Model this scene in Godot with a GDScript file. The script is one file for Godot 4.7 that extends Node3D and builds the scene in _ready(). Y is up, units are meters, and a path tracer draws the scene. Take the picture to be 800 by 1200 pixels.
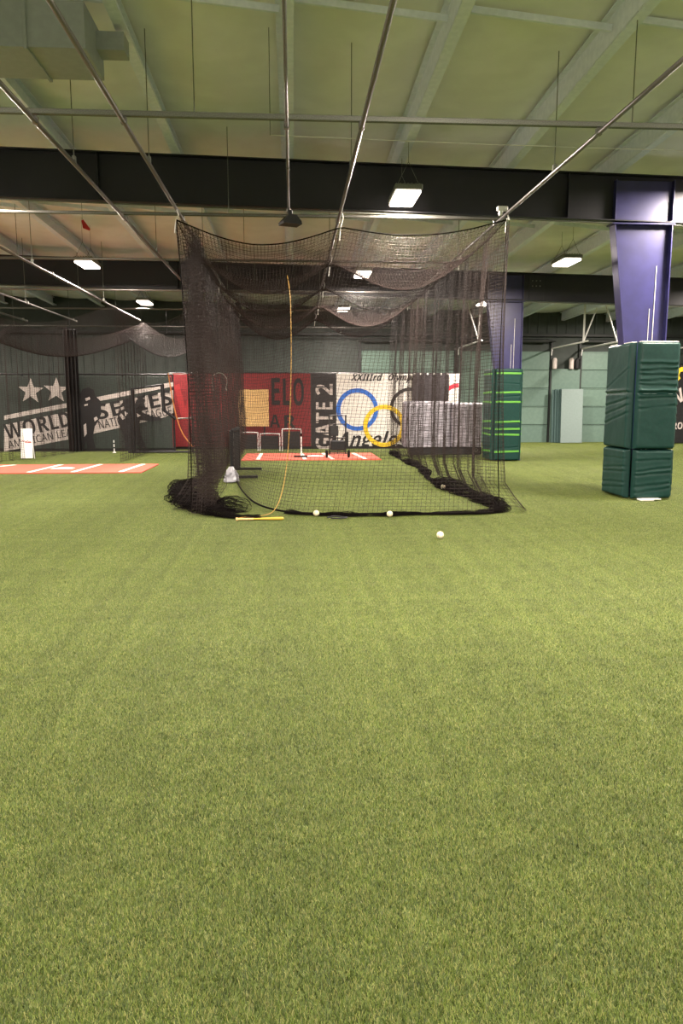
extends Node3D
# Indoor batting cage hall: turf floor, suspended black net cage, steel frames, banners, sectional doors.

# ---------------------------------------------------------------- camera model (800 x 1200 frame)
const FOCAL := 880.0
const VX := 343.0
const VY := 470.0
const EYE := Vector3(0, 1.42, 0)
var cam_basis := Basis()
var M := {}
var used := {}
var nz := FastNoiseLite.new()

# ---------------------------------------------------------------- mesh builder
class MB:
	var v := PackedVector3Array()
	var n := PackedVector3Array()
	var c := PackedColorArray()
	var i := PackedInt32Array()
	func tri(a: Vector3, b: Vector3, d: Vector3, na: Vector3, nb: Vector3, nd: Vector3) -> void:
		var k := v.size()
		v.append(a); v.append(b); v.append(d)
		n.append(na); n.append(nb); n.append(nd)
		if (d - a).cross(b - a).dot(na + nb + nd) >= 0.0:
			i.append(k); i.append(k + 1); i.append(k + 2)
		else:
			i.append(k); i.append(k + 2); i.append(k + 1)
	func quad(a: Vector3, b: Vector3, d: Vector3, e: Vector3, hint: Vector3) -> void:
		var g := (d - a).cross(e - b).normalized()
		if g.dot(hint) < 0.0:
			g = -g
		tri(a, b, d, g, g, g)
		tri(a, d, e, g, g, g)
	func box(o: Vector3, s: Vector3, B := Basis()) -> void:
		cbox(o, s, 0.0, B)
	func cbox(o: Vector3, s: Vector3, ch: float, B := Basis()) -> void:
		var h := s * 0.5
		ch = minf(ch, minf(h.x, minf(h.y, h.z)) * 0.7)
		for ax in 3:
			var bx := (ax + 1) % 3
			var cx := (ax + 2) % 3
			for sg in [-1.0, 1.0]:
				var q: Array[Vector3] = []
				for k in [[-1, -1], [1, -1], [1, 1], [-1, 1]]:
					var p := Vector3()
					p[ax] = sg * h[ax]
					p[bx] = k[0] * (h[bx] - ch)
					p[cx] = k[1] * (h[cx] - ch)
					q.append(o + B * p)
				var hn := Vector3()
				hn[ax] = sg
				quad(q[0], q[1], q[2], q[3], B * hn)
		if ch <= 0.0:
			return
		for ax in 3:
			var bx := (ax + 1) % 3
			var cx := (ax + 2) % 3
			for s1 in [-1.0, 1.0]:
				for s2 in [-1.0, 1.0]:
					var q: Array[Vector3] = []
					for k in [[-1, 0], [1, 0], [1, 1], [-1, 1]]:
						var p := Vector3()
						p[ax] = k[0] * (h[ax] - ch)
						p[bx] = s1 * (h[bx] - (ch if k[1] == 1 else 0.0))
						p[cx] = s2 * (h[cx] - (0.0 if k[1] == 1 else ch))
						q.append(o + B * p)
					var hn := Vector3()
					hn[bx] = s1
					hn[cx] = s2
					quad(q[0], q[1], q[2], q[3], B * hn)
		for sx in [-1.0, 1.0]:
			for sy in [-1.0, 1.0]:
				for sz in [-1.0, 1.0]:
					var a := o + B * Vector3(sx * h.x, sy * (h.y - ch), sz * (h.z - ch))
					var b := o + B * Vector3(sx * (h.x - ch), sy * h.y, sz * (h.z - ch))
					var d := o + B * Vector3(sx * (h.x - ch), sy * (h.y - ch), sz * h.z)
					var g := (B * Vector3(sx, sy, sz)).normalized()
					tri(a, b, d, g, g, g)
	func tube(pts: PackedVector3Array, r: float, sides := 8, caps := true, taper := 1.0) -> void:
		var base := v.size()
		var last := pts.size() - 1
		var ref := Vector3.UP
		var t0 := (pts[1] - pts[0]).normalized()
		if absf(t0.dot(ref)) > 0.9:
			ref = Vector3.RIGHT
		for k in pts.size():
			var t := (pts[mini(k + 1, last)] - pts[maxi(k - 1, 0)]).normalized()
			var a := t.cross(ref).normalized()
			var b := a.cross(t)
			ref = b
			var rr := r * lerpf(1.0, taper, float(k) / last)
			for s in sides:
				var an := TAU * s / sides
				var d := a * cos(an) + b * sin(an)
				v.append(pts[k] + d * rr)
				n.append(d)
		for k in last:
			for s in sides:
				var p := base + k * sides + s
				var q := base + k * sides + (s + 1) % sides
				i.append(p); i.append(q); i.append(p + sides)
				i.append(q); i.append(q + sides); i.append(p + sides)
		if caps:
			for e in [0, last]:
				var nn: Vector3 = (pts[1] - pts[0]).normalized() * (-1.0) if e == 0 else (pts[last] - pts[last - 1]).normalized()
				for s in range(1, sides - 1):
					var o: int = base + e * sides
					tri(v[o], v[o + s], v[o + s + 1], nn, nn, nn)
	func rod(a: Vector3, b: Vector3, r: float, sides := 8) -> void:
		tube(PackedVector3Array([a, b]), r, sides)
	func strand(pts: PackedVector3Array, r: float) -> void:
		tube(pts, r, 3, false)
	func lathe(prof: Array, xf: Transform3D, sides := 20) -> void:
		for k in prof.size() - 1:
			var p0: Vector2 = prof[k]
			var p1: Vector2 = prof[k + 1]
			var sl := Vector2(p1.y - p0.y, -(p1.x - p0.x)).normalized()
			for s in sides:
				var a0 := TAU * s / sides
				var a1 := TAU * (s + 1) / sides
				var d0 := Vector3(cos(a0), 0, sin(a0))
				var d1 := Vector3(cos(a1), 0, sin(a1))
				var n0 := (xf.basis * (d0 * sl.x + Vector3.UP * sl.y)).normalized()
				var n1 := (xf.basis * (d1 * sl.x + Vector3.UP * sl.y)).normalized()
				var A := xf * (d0 * p0.x + Vector3.UP * p0.y)
				var B := xf * (d1 * p0.x + Vector3.UP * p0.y)
				var C := xf * (d1 * p1.x + Vector3.UP * p1.y)
				var D := xf * (d0 * p1.x + Vector3.UP * p1.y)
				if p0.x > 1e-5:
					tri(A, B, C, n0, n1, n1)
				if p1.x > 1e-5:
					tri(A, C, D, n0, n1, n0)
	func prism(poly: PackedVector2Array, depth: float, xf := Transform3D()) -> void:
		var tr := Geometry2D.triangulate_polygon(poly)
		var h := depth * 0.5
		var f := xf.basis.z.normalized()
		for k in range(0, tr.size(), 3):
			var p: Array[Vector2] = [poly[tr[k]], poly[tr[k + 1]], poly[tr[k + 2]]]
			for s in [-1.0, 1.0]:
				tri(xf * Vector3(p[0].x, p[0].y, s * h), xf * Vector3(p[1].x, p[1].y, s * h), xf * Vector3(p[2].x, p[2].y, s * h), f * s, f * s, f * s)
		var ccw := not Geometry2D.is_polygon_clockwise(poly)
		for k in poly.size():
			var a := poly[k]
			var b := poly[(k + 1) % poly.size()]
			var nn := Vector3(b.y - a.y, a.x - b.x, 0) * (1.0 if ccw else -1.0)
			quad(xf * Vector3(a.x, a.y, -h), xf * Vector3(b.x, b.y, -h), xf * Vector3(b.x, b.y, h), xf * Vector3(a.x, a.y, h), xf.basis * nn)
	func grid(P: Array, flip := false) -> void:
		# smooth sheet through rows of points
		var base := v.size()
		var R := P.size()
		var C: int = P[0].size()
		for r in R:
			for q in C:
				var du: Vector3 = P[r][mini(q + 1, C - 1)] - P[r][maxi(q - 1, 0)]
				var dv: Vector3 = P[mini(r + 1, R - 1)][q] - P[maxi(r - 1, 0)][q]
				var nn := du.cross(dv).normalized()
				v.append(P[r][q])
				n.append(-nn if flip else nn)
		for r in R - 1:
			for q in C - 1:
				var a := base + r * C + q
				if flip:
					i.append_array(PackedInt32Array([a, a + 1, a + C, a + 1, a + C + 1, a + C]))
				else:
					i.append_array(PackedInt32Array([a, a + C, a + 1, a + 1, a + C, a + C + 1]))
	func sphere(o: Vector3, r: float, sc := Vector3.ONE, seg := 16) -> void:
		var pr := []
		for k in seg / 2 + 1:
			var a := -PI / 2 + PI * k / (seg / 2)
			pr.append(Vector2(maxf(0.0, cos(a) * r), sin(a) * r))
		lathe(pr, Transform3D(Basis().scaled(sc), o), seg)
	func done(mat: Material) -> ArrayMesh:
		var ar := []
		ar.resize(Mesh.ARRAY_MAX)
		ar[Mesh.ARRAY_VERTEX] = v
		ar[Mesh.ARRAY_NORMAL] = n
		ar[Mesh.ARRAY_INDEX] = i
		if c.size() == v.size():
			ar[Mesh.ARRAY_COLOR] = c
		var m := ArrayMesh.new()
		m.add_surface_from_arrays(Mesh.PRIMITIVE_TRIANGLES, ar)
		m.surface_set_material(0, mat)
		return m

# ---------------------------------------------------------------- small helpers
func V(x: float, y: float, z: float) -> Vector3:
	return Vector3(x, y, z)

func px(x: float, y: float, z: float) -> Vector3:
	# photograph pixel -> point on the plane at depth z (things hung on that plane)
	var r := cam_basis * Vector3((x - 400.0) / FOCAL, -(y - 600.0) / FOCAL, -1.0)
	return EYE + r * ((z - EYE.z) / r.z)

func ground(x: float, y: float) -> Vector3:
	var r := cam_basis * Vector3((x - 400.0) / FOCAL, -(y - 600.0) / FOCAL, -1.0)
	return EYE + r * (-EYE.y / r.y)

func numbered(called: String) -> String:
	if not used.has(called):
		used[called] = 0
		return called
	used[called] += 1
	return "%s_%03d" % [called, used[called]]

func thing(called: String, label: String, category: String, at := Vector3.ZERO, group := "", turn := 0.0) -> Node3D:
	var o := Node3D.new()
	o.name = numbered(called)
	add_child(o)
	o.position = at
	o.rotation.y = turn
	o.set_meta("label", label)
	o.set_meta("category", category)
	if group:
		o.set_meta("group", group)
	return o

func part(called: String, mb: MB, mat: Material, parent: Node3D, at := Vector3.ZERO) -> MeshInstance3D:
	var o := MeshInstance3D.new()
	o.name = called
	o.mesh = mb.done(mat)
	o.position = at
	parent.add_child(o, true)
	return o

func put(called: String, mesh: Mesh, parent: Node3D, at := Vector3.ZERO, mat: Material = null) -> MeshInstance3D:
	var o := MeshInstance3D.new()
	o.name = called
	o.mesh = mesh
	o.position = at
	if mat:
		o.material_override = mat
	parent.add_child(o, true)
	return o

func struct(called: String, mb: MB, mat: Material, label: String) -> MeshInstance3D:
	var o := MeshInstance3D.new()
	o.name = called
	o.mesh = mb.done(mat)
	add_child(o)
	o.set_meta("kind", "structure")
	o.set_meta("label", label)
	return o

func roof(x: float, z: float) -> float:
	return 4.94 - 0.022 * x - 0.025 * (-z - 10.9)

func beam_top(x: float, z: float) -> float:
	return roof(x, z) - 0.26

# ---------------------------------------------------------------- materials
func col(r: int, g: int, b: int) -> Color:
	return Color8(r, g, b)

func noise_tex(freq: float, ramp: Array, seed_: int, size := 512, oct := 4) -> NoiseTexture2D:
	var f := FastNoiseLite.new()
	f.seed = seed_
	f.frequency = freq
	f.fractal_octaves = oct
	var t := NoiseTexture2D.new()
	t.width = size
	t.height = size
	t.seamless = true
	t.noise = f
	var g := Gradient.new()
	var offs := PackedFloat32Array()
	var cs := PackedColorArray()
	for k in ramp.size():
		offs.append(ramp[k][0])
		cs.append(ramp[k][1])
	g.offsets = offs
	g.colors = cs
	t.color_ramp = g
	return t

func normal_tex(freq: float, strength: float, seed_: int, size := 512) -> NoiseTexture2D:
	var f := FastNoiseLite.new()
	f.seed = seed_
	f.frequency = freq
	var t := NoiseTexture2D.new()
	t.width = size
	t.height = size
	t.seamless = true
	t.noise = f
	t.as_normal_map = true
	t.bump_strength = strength
	return t

func plain(c: Color, rough := 0.6, metal := 0.0) -> StandardMaterial3D:
	var m := StandardMaterial3D.new()
	m.albedo_color = c
	m.roughness = rough
	m.metallic = metal
	return m

func grained(a: Color, b: Color, freq: float, scale: float, rough := 0.6, metal := 0.0, seed_ := 1) -> StandardMaterial3D:
	var m := StandardMaterial3D.new()
	m.albedo_texture = noise_tex(freq, [[0.25, a], [0.75, b]], seed_)
	m.uv1_triplanar = true
	m.uv1_world_triplanar = true
	m.uv1_scale = Vector3.ONE * scale
	m.roughness = rough
	m.metallic = metal
	return m

func make_materials() -> void:
	var t := StandardMaterial3D.new()
	t.vertex_color_use_as_albedo = true
	t.roughness = 0.5
	t.metallic_specular = 0.4
	t.albedo_texture = noise_tex(0.03, [[0.2, col(206, 208, 202)], [0.5, col(232, 232, 228)], [0.8, col(255, 255, 255)]], 4, 1024, 6)
	t.uv1_triplanar = true
	t.uv1_world_triplanar = true
	t.uv1_scale = Vector3.ONE * 0.16
	M.blade = t
	M.turf_base = grained(col(66, 80, 34), col(84, 97, 44), 0.02, 0.7, 0.9, 0.0, 5)
	M.vinyl = grained(col(228, 229, 230), col(238, 239, 240), 0.006, 0.35, 0.55, 0.0, 7)
	M.vinyl.normal_enabled = true
	M.vinyl.normal_texture = normal_tex(0.008, 2.5, 8)
	M.vinyl.normal_scale = 0.5
	M.white_steel = grained(col(218, 226, 238), col(228, 235, 246), 0.02, 1.0, 0.5, 0.1, 9)
	M.navy = grained(col(38, 37, 80), col(42, 41, 88), 0.01, 0.8, 0.36, 0.0, 11)
	M.navy_shaded = grained(col(11, 11, 20), col(13, 13, 23), 0.01, 0.8, 0.5, 0.0, 12)  # same navy paint as the columns, unlit beam sides darkened in the colour
	M.galv = grained(col(104, 102, 98), col(128, 126, 120), 0.05, 3.0, 0.34, 0.8, 13)
	M.galv_dull = grained(col(98, 100, 92), col(120, 122, 112), 0.05, 3.0, 0.5, 0.5, 14)
	M.duct = grained(col(150, 156, 156), col(156, 162, 162), 0.02, 1.0, 0.5, 0.0, 15)
	M.net = plain(col(44, 36, 33), 0.65)
	M.net.metallic_specular = 0.2
	M.net_hem = plain(col(22, 19, 18), 0.8)
	M.net_hem.metallic_specular = 0.1
	M.black = plain(col(22, 22, 23), 0.55)
	M.black_metal = plain(col(26, 26, 28), 0.4, 0.3)
	M.rubber = plain(col(18, 18, 18), 0.85)
	M.rubber.metallic_specular = 0.2
	M.white = plain(col(226, 224, 218), 0.5)
	M.white_tube = plain(col(214, 214, 210), 0.4)
	M.wall = grained(col(48, 56, 51), col(55, 63, 58), 0.01, 0.5, 0.7, 0.0, 16)
	M.wall_pale = grained(col(206, 206, 198), col(220, 220, 212), 0.01, 0.5, 0.8, 0.0, 17)
	M.door = grained(col(96, 120, 108), col(101, 125, 113), 0.015, 0.8, 0.5, 0.05, 18)
	M.door_b = grained(col(90, 114, 103), col(95, 119, 108), 0.015, 0.8, 0.5, 0.05, 19)
	M.header = plain(col(34, 38, 36), 0.6)
	M.foam = grained(col(116, 132, 128), col(120, 136, 132), 0.02, 1.2, 0.7, 0.0, 20)
	M.foam_dark = grained(col(58, 82, 80), col(62, 87, 84), 0.02, 1.2, 0.7, 0.0, 21)
	M.pad = grained(col(21, 52, 47), col(23, 57, 51), 0.02, 1.5, 0.42, 0.0, 22)
	M.pad.metallic_specular = 0.35
	M.pad.normal_enabled = true
	M.pad.normal_texture = normal_tex(0.03, 1.5, 23)
	M.pad.normal_scale = 0.25
	M.strap = plain(col(84, 146, 50), 0.5)
	M.mat_clay = grained(col(164, 74, 56), col(178, 86, 66), 0.06, 3.0, 0.9, 0.0, 25)
	M.line_white = plain(col(236, 228, 216), 0.8)
	M.mural_green = grained(col(36, 46, 41), col(41, 52, 46), 0.02, 0.9, 0.55, 0.0, 26)
	M.print_white = grained(col(188, 178, 172), col(200, 190, 184), 0.02, 0.9, 0.6, 0.0, 27)
	M.print_black = plain(col(20, 20, 22), 0.6)
	M.print_red = plain(col(160, 30, 32), 0.6)
	M.banner_red = grained(col(108, 18, 24), col(120, 23, 28), 0.02, 0.9, 0.55, 0.0, 28)
	M.banner_bright_red = plain(col(146, 30, 34), 0.6)
	M.banner_black = grained(col(24, 24, 25), col(32, 32, 33), 0.02, 0.9, 0.55, 0.0, 29)
	M.banner_white = grained(col(224, 220, 212), col(238, 234, 226), 0.02, 0.9, 0.55, 0.0, 30)
	M.ring_blue = plain(col(36, 104, 200), 0.55)
	M.ring_yellow = plain(col(236, 196, 30), 0.55)
	M.ring_black = plain(col(30, 29, 30), 0.55)
	M.ring_red = plain(col(206, 40, 60), 0.55)
	M.ring_green = plain(col(40, 140, 70), 0.55)
	M.ply = grained(col(206, 168, 106), col(226, 190, 130), 0.012, 2.0, 0.65, 0.0, 31)
	M.ply.uv1_scale = V(8, 0.8, 8)
	M.silver = grained(col(158, 154, 162), col(170, 166, 174), 0.02, 1.5, 0.4, 0.15, 32)
	M.silver_dull = grained(col(128, 122, 128), col(148, 142, 148), 0.02, 1.5, 0.5, 0.1, 33)
	M.tarp_dark = grained(col(46, 42, 46), col(58, 52, 56), 0.02, 1.5, 0.6, 0.0, 34)
	M.cord_yellow = plain(col(168, 130, 52), 0.6)
	M.cord_orange = plain(col(178, 112, 54), 0.6)
	M.bat_yellow = plain(col(188, 158, 56), 0.5)
	M.ball = grained(col(222, 216, 178), col(236, 230, 198), 0.03, 6.0, 0.6, 0.0, 35)
	M.stitch = plain(col(180, 40, 40), 0.7)
	M.plastic = plain(col(150, 150, 156), 0.3)
	M.red_vinyl = plain(col(186, 34, 34), 0.5)
	M.yellow_print = plain(col(232, 200, 50), 0.6)
	var l := StandardMaterial3D.new()
	l.albedo_color = Color(1, 1, 1)
	l.emission_enabled = true
	l.emission = Color(1.0, 0.93, 0.87)
	l.emission_energy_multiplier = 9.0
	M.led = l

# ---------------------------------------------------------------- lettering, baked to flat print
var fonts := {}
func font(bold: bool, serif := false) -> SystemFont:
	var k := "%s%s" % [bold, serif]
	if not fonts.has(k):
		var f := SystemFont.new()
		f.font_names = PackedStringArray(["Droid Serif" if serif else "Droid Sans"])
		f.font_weight = 700 if bold else 400
		fonts[k] = f
	return fonts[k]

func lettering(parent: Node3D, text: String, a: Vector3, b: Vector3, height: float, mat: Material, slant := 0.0, bold := true, vertical := Vector3.UP, called := "lettering") -> void:
	# text from a to b along its baseline, height tall; parent sits at the world origin offset parent.position
	var tm := TextMesh.new()
	tm.text = text
	tm.font = font(bold)
	tm.font_size = 64
	tm.pixel_size = 0.01
	tm.depth = 0.05
	tm.curve_step = 2.0
	var ar := tm.surface_get_arrays(0)
	var vs: PackedVector3Array = ar[Mesh.ARRAY_VERTEX]
	var lo := vs[0]
	var hi := vs[0]
	for p in vs:
		lo = lo.min(p)
		hi = hi.max(p)
	var wide := (b - a).length()
	var ux := (b - a).normalized()
	var uy := (vertical - ux * vertical.dot(ux)).normalized()
	var uz := ux.cross(uy)
	var out := PackedVector3Array()
	for p in vs:
		var q := (p - lo) / (hi - lo).max(V(0.0001, 0.0001, 0.0001))
		out.append(a + ux * (q.x * wide + (q.y - 0.5) * height * slant) + uy * q.y * height + uz * (q.z * 0.006) - parent.position)
	ar[Mesh.ARRAY_VERTEX] = out
	var ns: PackedVector3Array = ar[Mesh.ARRAY_NORMAL]
	for k in ns.size():
		ns[k] = (ux * ns[k].x + uy * ns[k].y + uz * ns[k].z).normalized()
	ar[Mesh.ARRAY_NORMAL] = ns
	ar[Mesh.ARRAY_TANGENT] = null
	ar[Mesh.ARRAY_TEX_UV] = null
	var m := ArrayMesh.new()
	m.add_surface_from_arrays(Mesh.PRIMITIVE_TRIANGLES, ar)
	m.surface_set_material(0, mat)
	put(called, m, parent)

func flat_print(parent: Node3D, called: String, pts: Array, z: float, mat: Material, lift := 0.006) -> void:
	# outline given in photograph pixels on the banner plane at depth z
	var poly := PackedVector2Array()
	for p in pts:
		var w := px(p[0], p[1], z)
		poly.append(Vector2(w.x, w.y))
	var mb := MB.new()
	mb.prism(poly, 0.004, Transform3D(Basis(), V(0, 0, z + lift) - parent.position))
	part(called, mb, mat, parent)

func ring(parent: Node3D, called: String, o: Vector3, r0: float, r1: float, mat: Material, a0 := 0.0, a1 := TAU) -> void:
	var mb := MB.new()
	var seg := int(48 * (a1 - a0) / TAU)
	for k in seg:
		var s := a0 + (a1 - a0) * k / seg
		var e := a0 + (a1 - a0) * (k + 1) / seg
		var d0 := V(cos(s), sin(s), 0)
		var d1 := V(cos(e), sin(e), 0)
		var f := V(0, 0, 0.003)
		mb.quad(o + d0 * r0 + f, o + d0 * r1 + f, o + d1 * r1 + f, o + d1 * r0 + f, Vector3.BACK)
		mb.quad(o + d0 * r1 - f, o + d1 * r1 - f, o + d1 * r1 + f, o + d0 * r1 + f, d0)
		mb.quad(o + d0 * r0 - f, o + d1 * r0 - f, o + d1 * r0 + f, o + d0 * r0 + f, -d0)
	part(called, mb, mat, parent, -parent.position)

# ---------------------------------------------------------------- netting
func net_from(P: Array, r: float, su := 2, sv := 2) -> MB:
	# P[row][col]: knots; a strand along every row and every column
	var mb := MB.new()
	var R := P.size()
	var C: int = P[0].size()
	for a in R:
		var line := PackedVector3Array()
		var q := 0
		while q < C:
			line.append(P[a][q])
			q += su
		if (C - 1) % su != 0:
			line.append(P[a][C - 1])
		mb.strand(line, r)
	for b in C:
		var line := PackedVector3Array()
		var q := 0
		while q < R:
			line.append(P[q][b])
			q += sv
		if (R - 1) % sv != 0:
			line.append(P[R - 1][b])
		mb.strand(line, r)
	return mb

func net_sheet(rows: int, cols: int, f: Callable) -> Array:
	var P := []
	for a in rows + 1:
		var row := PackedVector3Array()
		for b in cols + 1:
			row.append(f.call(float(b) / cols, float(a) / rows))
		P.append(row)
	return P

func smooth_path(pts: Array, per := 8) -> PackedVector3Array:
	var cv := Curve3D.new()
	for k in pts.size():
		var a: Vector3 = pts[maxi(k - 1, 0)]
		var b: Vector3 = pts[mini(k + 1, pts.size() - 1)]
		var t := (b - a) / 6.0
		cv.add_point(pts[k], -t, t)
	var out := PackedVector3Array()
	for k in pts.size() - 1:
		for s in per:
			out.append(cv.sample(k, float(s) / per))
	out.append(pts[pts.size() - 1])
	return out

func heap(path: PackedVector3Array, rad: Callable, seed_: int, cell := 0.024) -> MB:
	# crumpled excess netting lying along a path: three nested lumpy sleeves of net
	var mb := MB.new()
	var cv := Curve3D.new()
	for p in path:
		cv.add_point(p)
	var total := cv.get_baked_length()
	var n := int(total / cell)
	for layer in 3:
		var k := 1.0 - 0.28 * layer
		var P := []
		for a in n + 1:
			var d := total * a / n
			var o := cv.sample_baked(d)
			var t := (cv.sample_baked(minf(d + 0.03, total)) - cv.sample_baked(maxf(d - 0.03, 0))).normalized()
			var side := t.cross(Vector3.UP).normalized()
			var R: float = rad.call(d / total)
			var ring_ := PackedVector3Array()
			var m := 18
			for s in m + 1:
				var an := TAU * (s % m) / m
				var w := 1.0 + 0.85 * nz.get_noise_3d(cos(an) * 40.0 + seed_ * 13.0, sin(an) * 40.0 + layer * 31.0, d * 220.0)
				var y := maxf(-0.9, sin(an)) * R * 0.55 * k * w
				ring_.append(V(o.x, maxf(0.022, o.y + R * 0.5 + y), o.z) + side * cos(an) * R * k * w)
			P.append(ring_)
		var sub := net_from(P, 0.0021, 1, 1)
		var base := mb.v.size()
		mb.v.append_array(sub.v)
		mb.n.append_array(sub.n)
		for q in sub.i:
			mb.i.append(q + base)
	return mb

const XL := -1.42
const XM := 0.62
const XR := 2.74
const ZF := -9.85
const ZB := -20.85

func tie_y(x: float) -> float:
	return lerpf(3.64, 3.58, (x - XL) / (XM - XL)) if x < XM else lerpf(3.58, 3.70, (x - XM) / (XR - XM))

func cage_top(x: float, z: float) -> float:
	var left := x < XM
	var u := (x - XL) / (XM - XL) if left else (x - XM) / (XR - XM)
	var w := clampf((z - ZF) / (ZB - ZF), 0, 1) * 4.0
	var v := w - floorf(w)
	var bay := sin(PI * v)
	var s0 := 0.25 if left else 0.14
	var arch := sin(PI * clampf(u, 0, 1))
	var y := tie_y(x) - arch * (s0 + (0.40 if left else 0.46) * bay) - 0.07 * bay * (1.0 - arch)
	return y + 0.015 * nz.get_noise_3d(x * 60, 7, z * 60)

func build_cage() -> void:
	var cage := thing("batting_cage_net", "large suspended black mesh batting cage sagging from ceiling pipes over the turf", "batting cage")
	var cell := 0.045
	# front curtain: hangs from the sagging front rope; its loose edge swings back inside the cage on the wall-banner side
	var nx := int((XR - XL) / cell)
	var ny := 82
	var hem := smooth_path([V(-1.0, 0.035, -13.2), V(-0.78, 0.035, -11.6), V(-0.5, 0.035, -10.2), V(-0.1, 0.035, -9.45), V(0.5, 0.035, -9.22), V(1.3, 0.035, -9.2), V(2.1, 0.035, -9.16), V(2.5, 0.035, -9.2)], 8)
	var hc := Curve3D.new()
	for p in hem:
		hc.add_point(p)
	var hl := hc.get_baked_length()
	var front := func(u: float, v: float) -> Vector3:
		var x := lerpf(XL, XR, u)
		var top := V(x, cage_top(x, ZF), ZF)
		var bot := hc.sample_baked(hl * pow(u, 0.8))
		var p := top.lerp(bot, v)
		var belly := sin(PI * v)
		p.z += 0.05 * sin(u * 31.0 + 1.7 * sin(u * 9.0)) * belly * v + 0.16 * belly * (u - 0.2)
		p.x -= (u - 0.5) * 0.10 * belly
		return p
	part("front_net", net_from(net_sheet(ny, nx, front), 0.0021), M.net, cage)
	# top
	var nzc := int((ZF - ZB) / cell)
	var topf := func(u: float, v: float) -> Vector3:
		var x := lerpf(XL, XR, u)
		var z := lerpf(ZF, ZB, v)
		return V(x, cage_top(x, z), z)
	part("top_net", net_from(net_sheet(nzc, nx, topf), 0.0021, 2, 2), M.net, cage)
	# sides, gathered into soft vertical folds
	var ns := int(11.0 / cell * 1.5)
	for layer in 2:
		var s: int = [-1, 1, -1][layer]
		var x0: float = (XL if s < 0 else XR) + (0.16 if layer == 2 else 0.0)
		var side := func(u: float, v: float) -> Vector3:
			var z := lerpf(ZF, ZB, u)
			var y1 := cage_top(x0, z)
			var near := exp(-u * 6.0)
			var fold := sin(u * [175.0, 62.0, 143.0][layer] + 3.0 * nz.get_noise_1d(u * 900.0)) + 0.6 * sin(u * 68.0 + 1.0)
			var amp := (0.05 + 0.09 * v) * (1.0 + (1.6 if s < 0 else 0.9) * near)
			var x := x0 + fold * amp * 0.6
			x += (0.18 if s < 0 else -0.16) * sin(PI * v * 0.6) * (0.5 + near) * (1.0 if s < 0 else 0.8)
			if v > 0.9:
				x += (v - 0.9) * 10.0 * (0.16 * s) * (0.6 + near)
			var zz := z + 0.05 * cos(u * (175.0 if s < 0 else 62.0)) * v + (0.55 if s > 0 else 0.45) * v * near
			return V(x, maxf(0.03, y1 * (1.0 - v)), zz)
		part("side_net", net_from(net_sheet(80, ns, side), 0.0021, 1, 4), M.net, cage)
	# back
	var back := func(u: float, v: float) -> Vector3:
		var x := lerpf(XL, XR, u)
		var y1 := cage_top(x, ZB)
		return V(x, maxf(0.03, y1 * (1.0 - v)), ZB + 0.08 * sin(u * 40.0) * v)
	part("back_net", net_from(net_sheet(80, nx, back), 0.0021), M.net, cage)
	# gathered corner bundle by the loose front edge
	for k in 3:
		var o := V(-1.22 - 0.04 * k, 0, -9.75 - 0.42 * k)
		var bundle := func(u: float, v: float) -> Vector3:
			var an := u * TAU
			var r := (0.13 + 0.06 * sin(an * 5.0 + k) + 0.03 * sin(an * 9.0)) * (0.55 + 0.5 * v)
			var y := lerpf(3.5, 0.05, v)
			return V(o.x + 0.10 * v + cos(an) * r * 0.7 + 0.05 * sin(y * 2.0 + k), y, o.z + 0.4 * v + sin(an) * r)
		part("gathered_net", net_from(net_sheet(74, 26, bundle), 0.0021, 1, 2), M.net, cage)
	# rope borders
	var rope := MB.new()
	var pts := PackedVector3Array()
	for k in 41:
		var x := lerpf(XL, XR, k / 40.0)
		pts.append(V(x, cage_top(x, ZF), ZF))
	rope.tube(pts, 0.009, 6)
	part("border_rope", rope, M.net_hem, cage)
	var ropes := MB.new()
	ropes.tube(hem, 0.013, 6)
	part("hem_rope", ropes, M.net_hem, cage)
	for x in [XL, XM, XR]:
		var rp := MB.new()
		pts = PackedVector3Array()
		for k in 61:
			var z := lerpf(ZF, ZB, k / 60.0)
			pts.append(V(x, cage_top(x, z), z))
		rp.tube(pts, 0.006, 5)
		part("border_rope", rp, M.net_hem, cage)
	for s in [[XL, 0.10, 0.32], [XR, -0.10, 0.5]]:
		var rp := MB.new()
		pts = PackedVector3Array()
		for k in 13:
			var v := k / 12.0
			pts.append(V(s[0] + s[1] * sin(PI * v * 0.6) * 1.3, lerpf(tie_y(s[0]), 0.04, v), ZF + s[2] * v))
		rp.tube(pts, 0.007, 5)
		part("corner_rope", rp, M.net_hem, cage)
	# ties to the pipes
	for x in [XL, XM, XR]:
		for k in 5:
			var z := ZF - 2.75 * k
			var mb := MB.new()
			mb.tube(smooth_path([V(x, 3.78, z), V(x + 0.03, 3.7, z + 0.01), V(x, tie_y(x) + 0.01, z), V(x - 0.02, tie_y(x) - 0.16, z + 0.02)], 5), 0.008, 6)
			part("tie_cord", mb, M.white, cage)
	# excess netting on the turf
	var outer := smooth_path([V(-1.55, 0, -13.6), V(-1.78, 0, -12.0), V(-1.6, 0, -10.9), V(-1.25, 0, -9.7), V(-0.85, 0, -9.15), V(-0.42, 0, -8.98)], 8)
	part("loose_net", heap(outer, func(t): return 0.06 + 0.10 * sin(PI * minf(1.0, t * 1.05)) + (0.05 if t > 0.55 and t < 0.9 else 0.0), 1), M.net_hem, cage)
	var inner := smooth_path([V(-1.3, 0, -10.6), V(-1.0, 0, -9.9), V(-0.7, 0, -9.45)], 8)
	part("loose_net", heap(inner, func(t): return 0.15 + 0.04 * sin(t * 9.0), 2), M.net_hem, cage)
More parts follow.
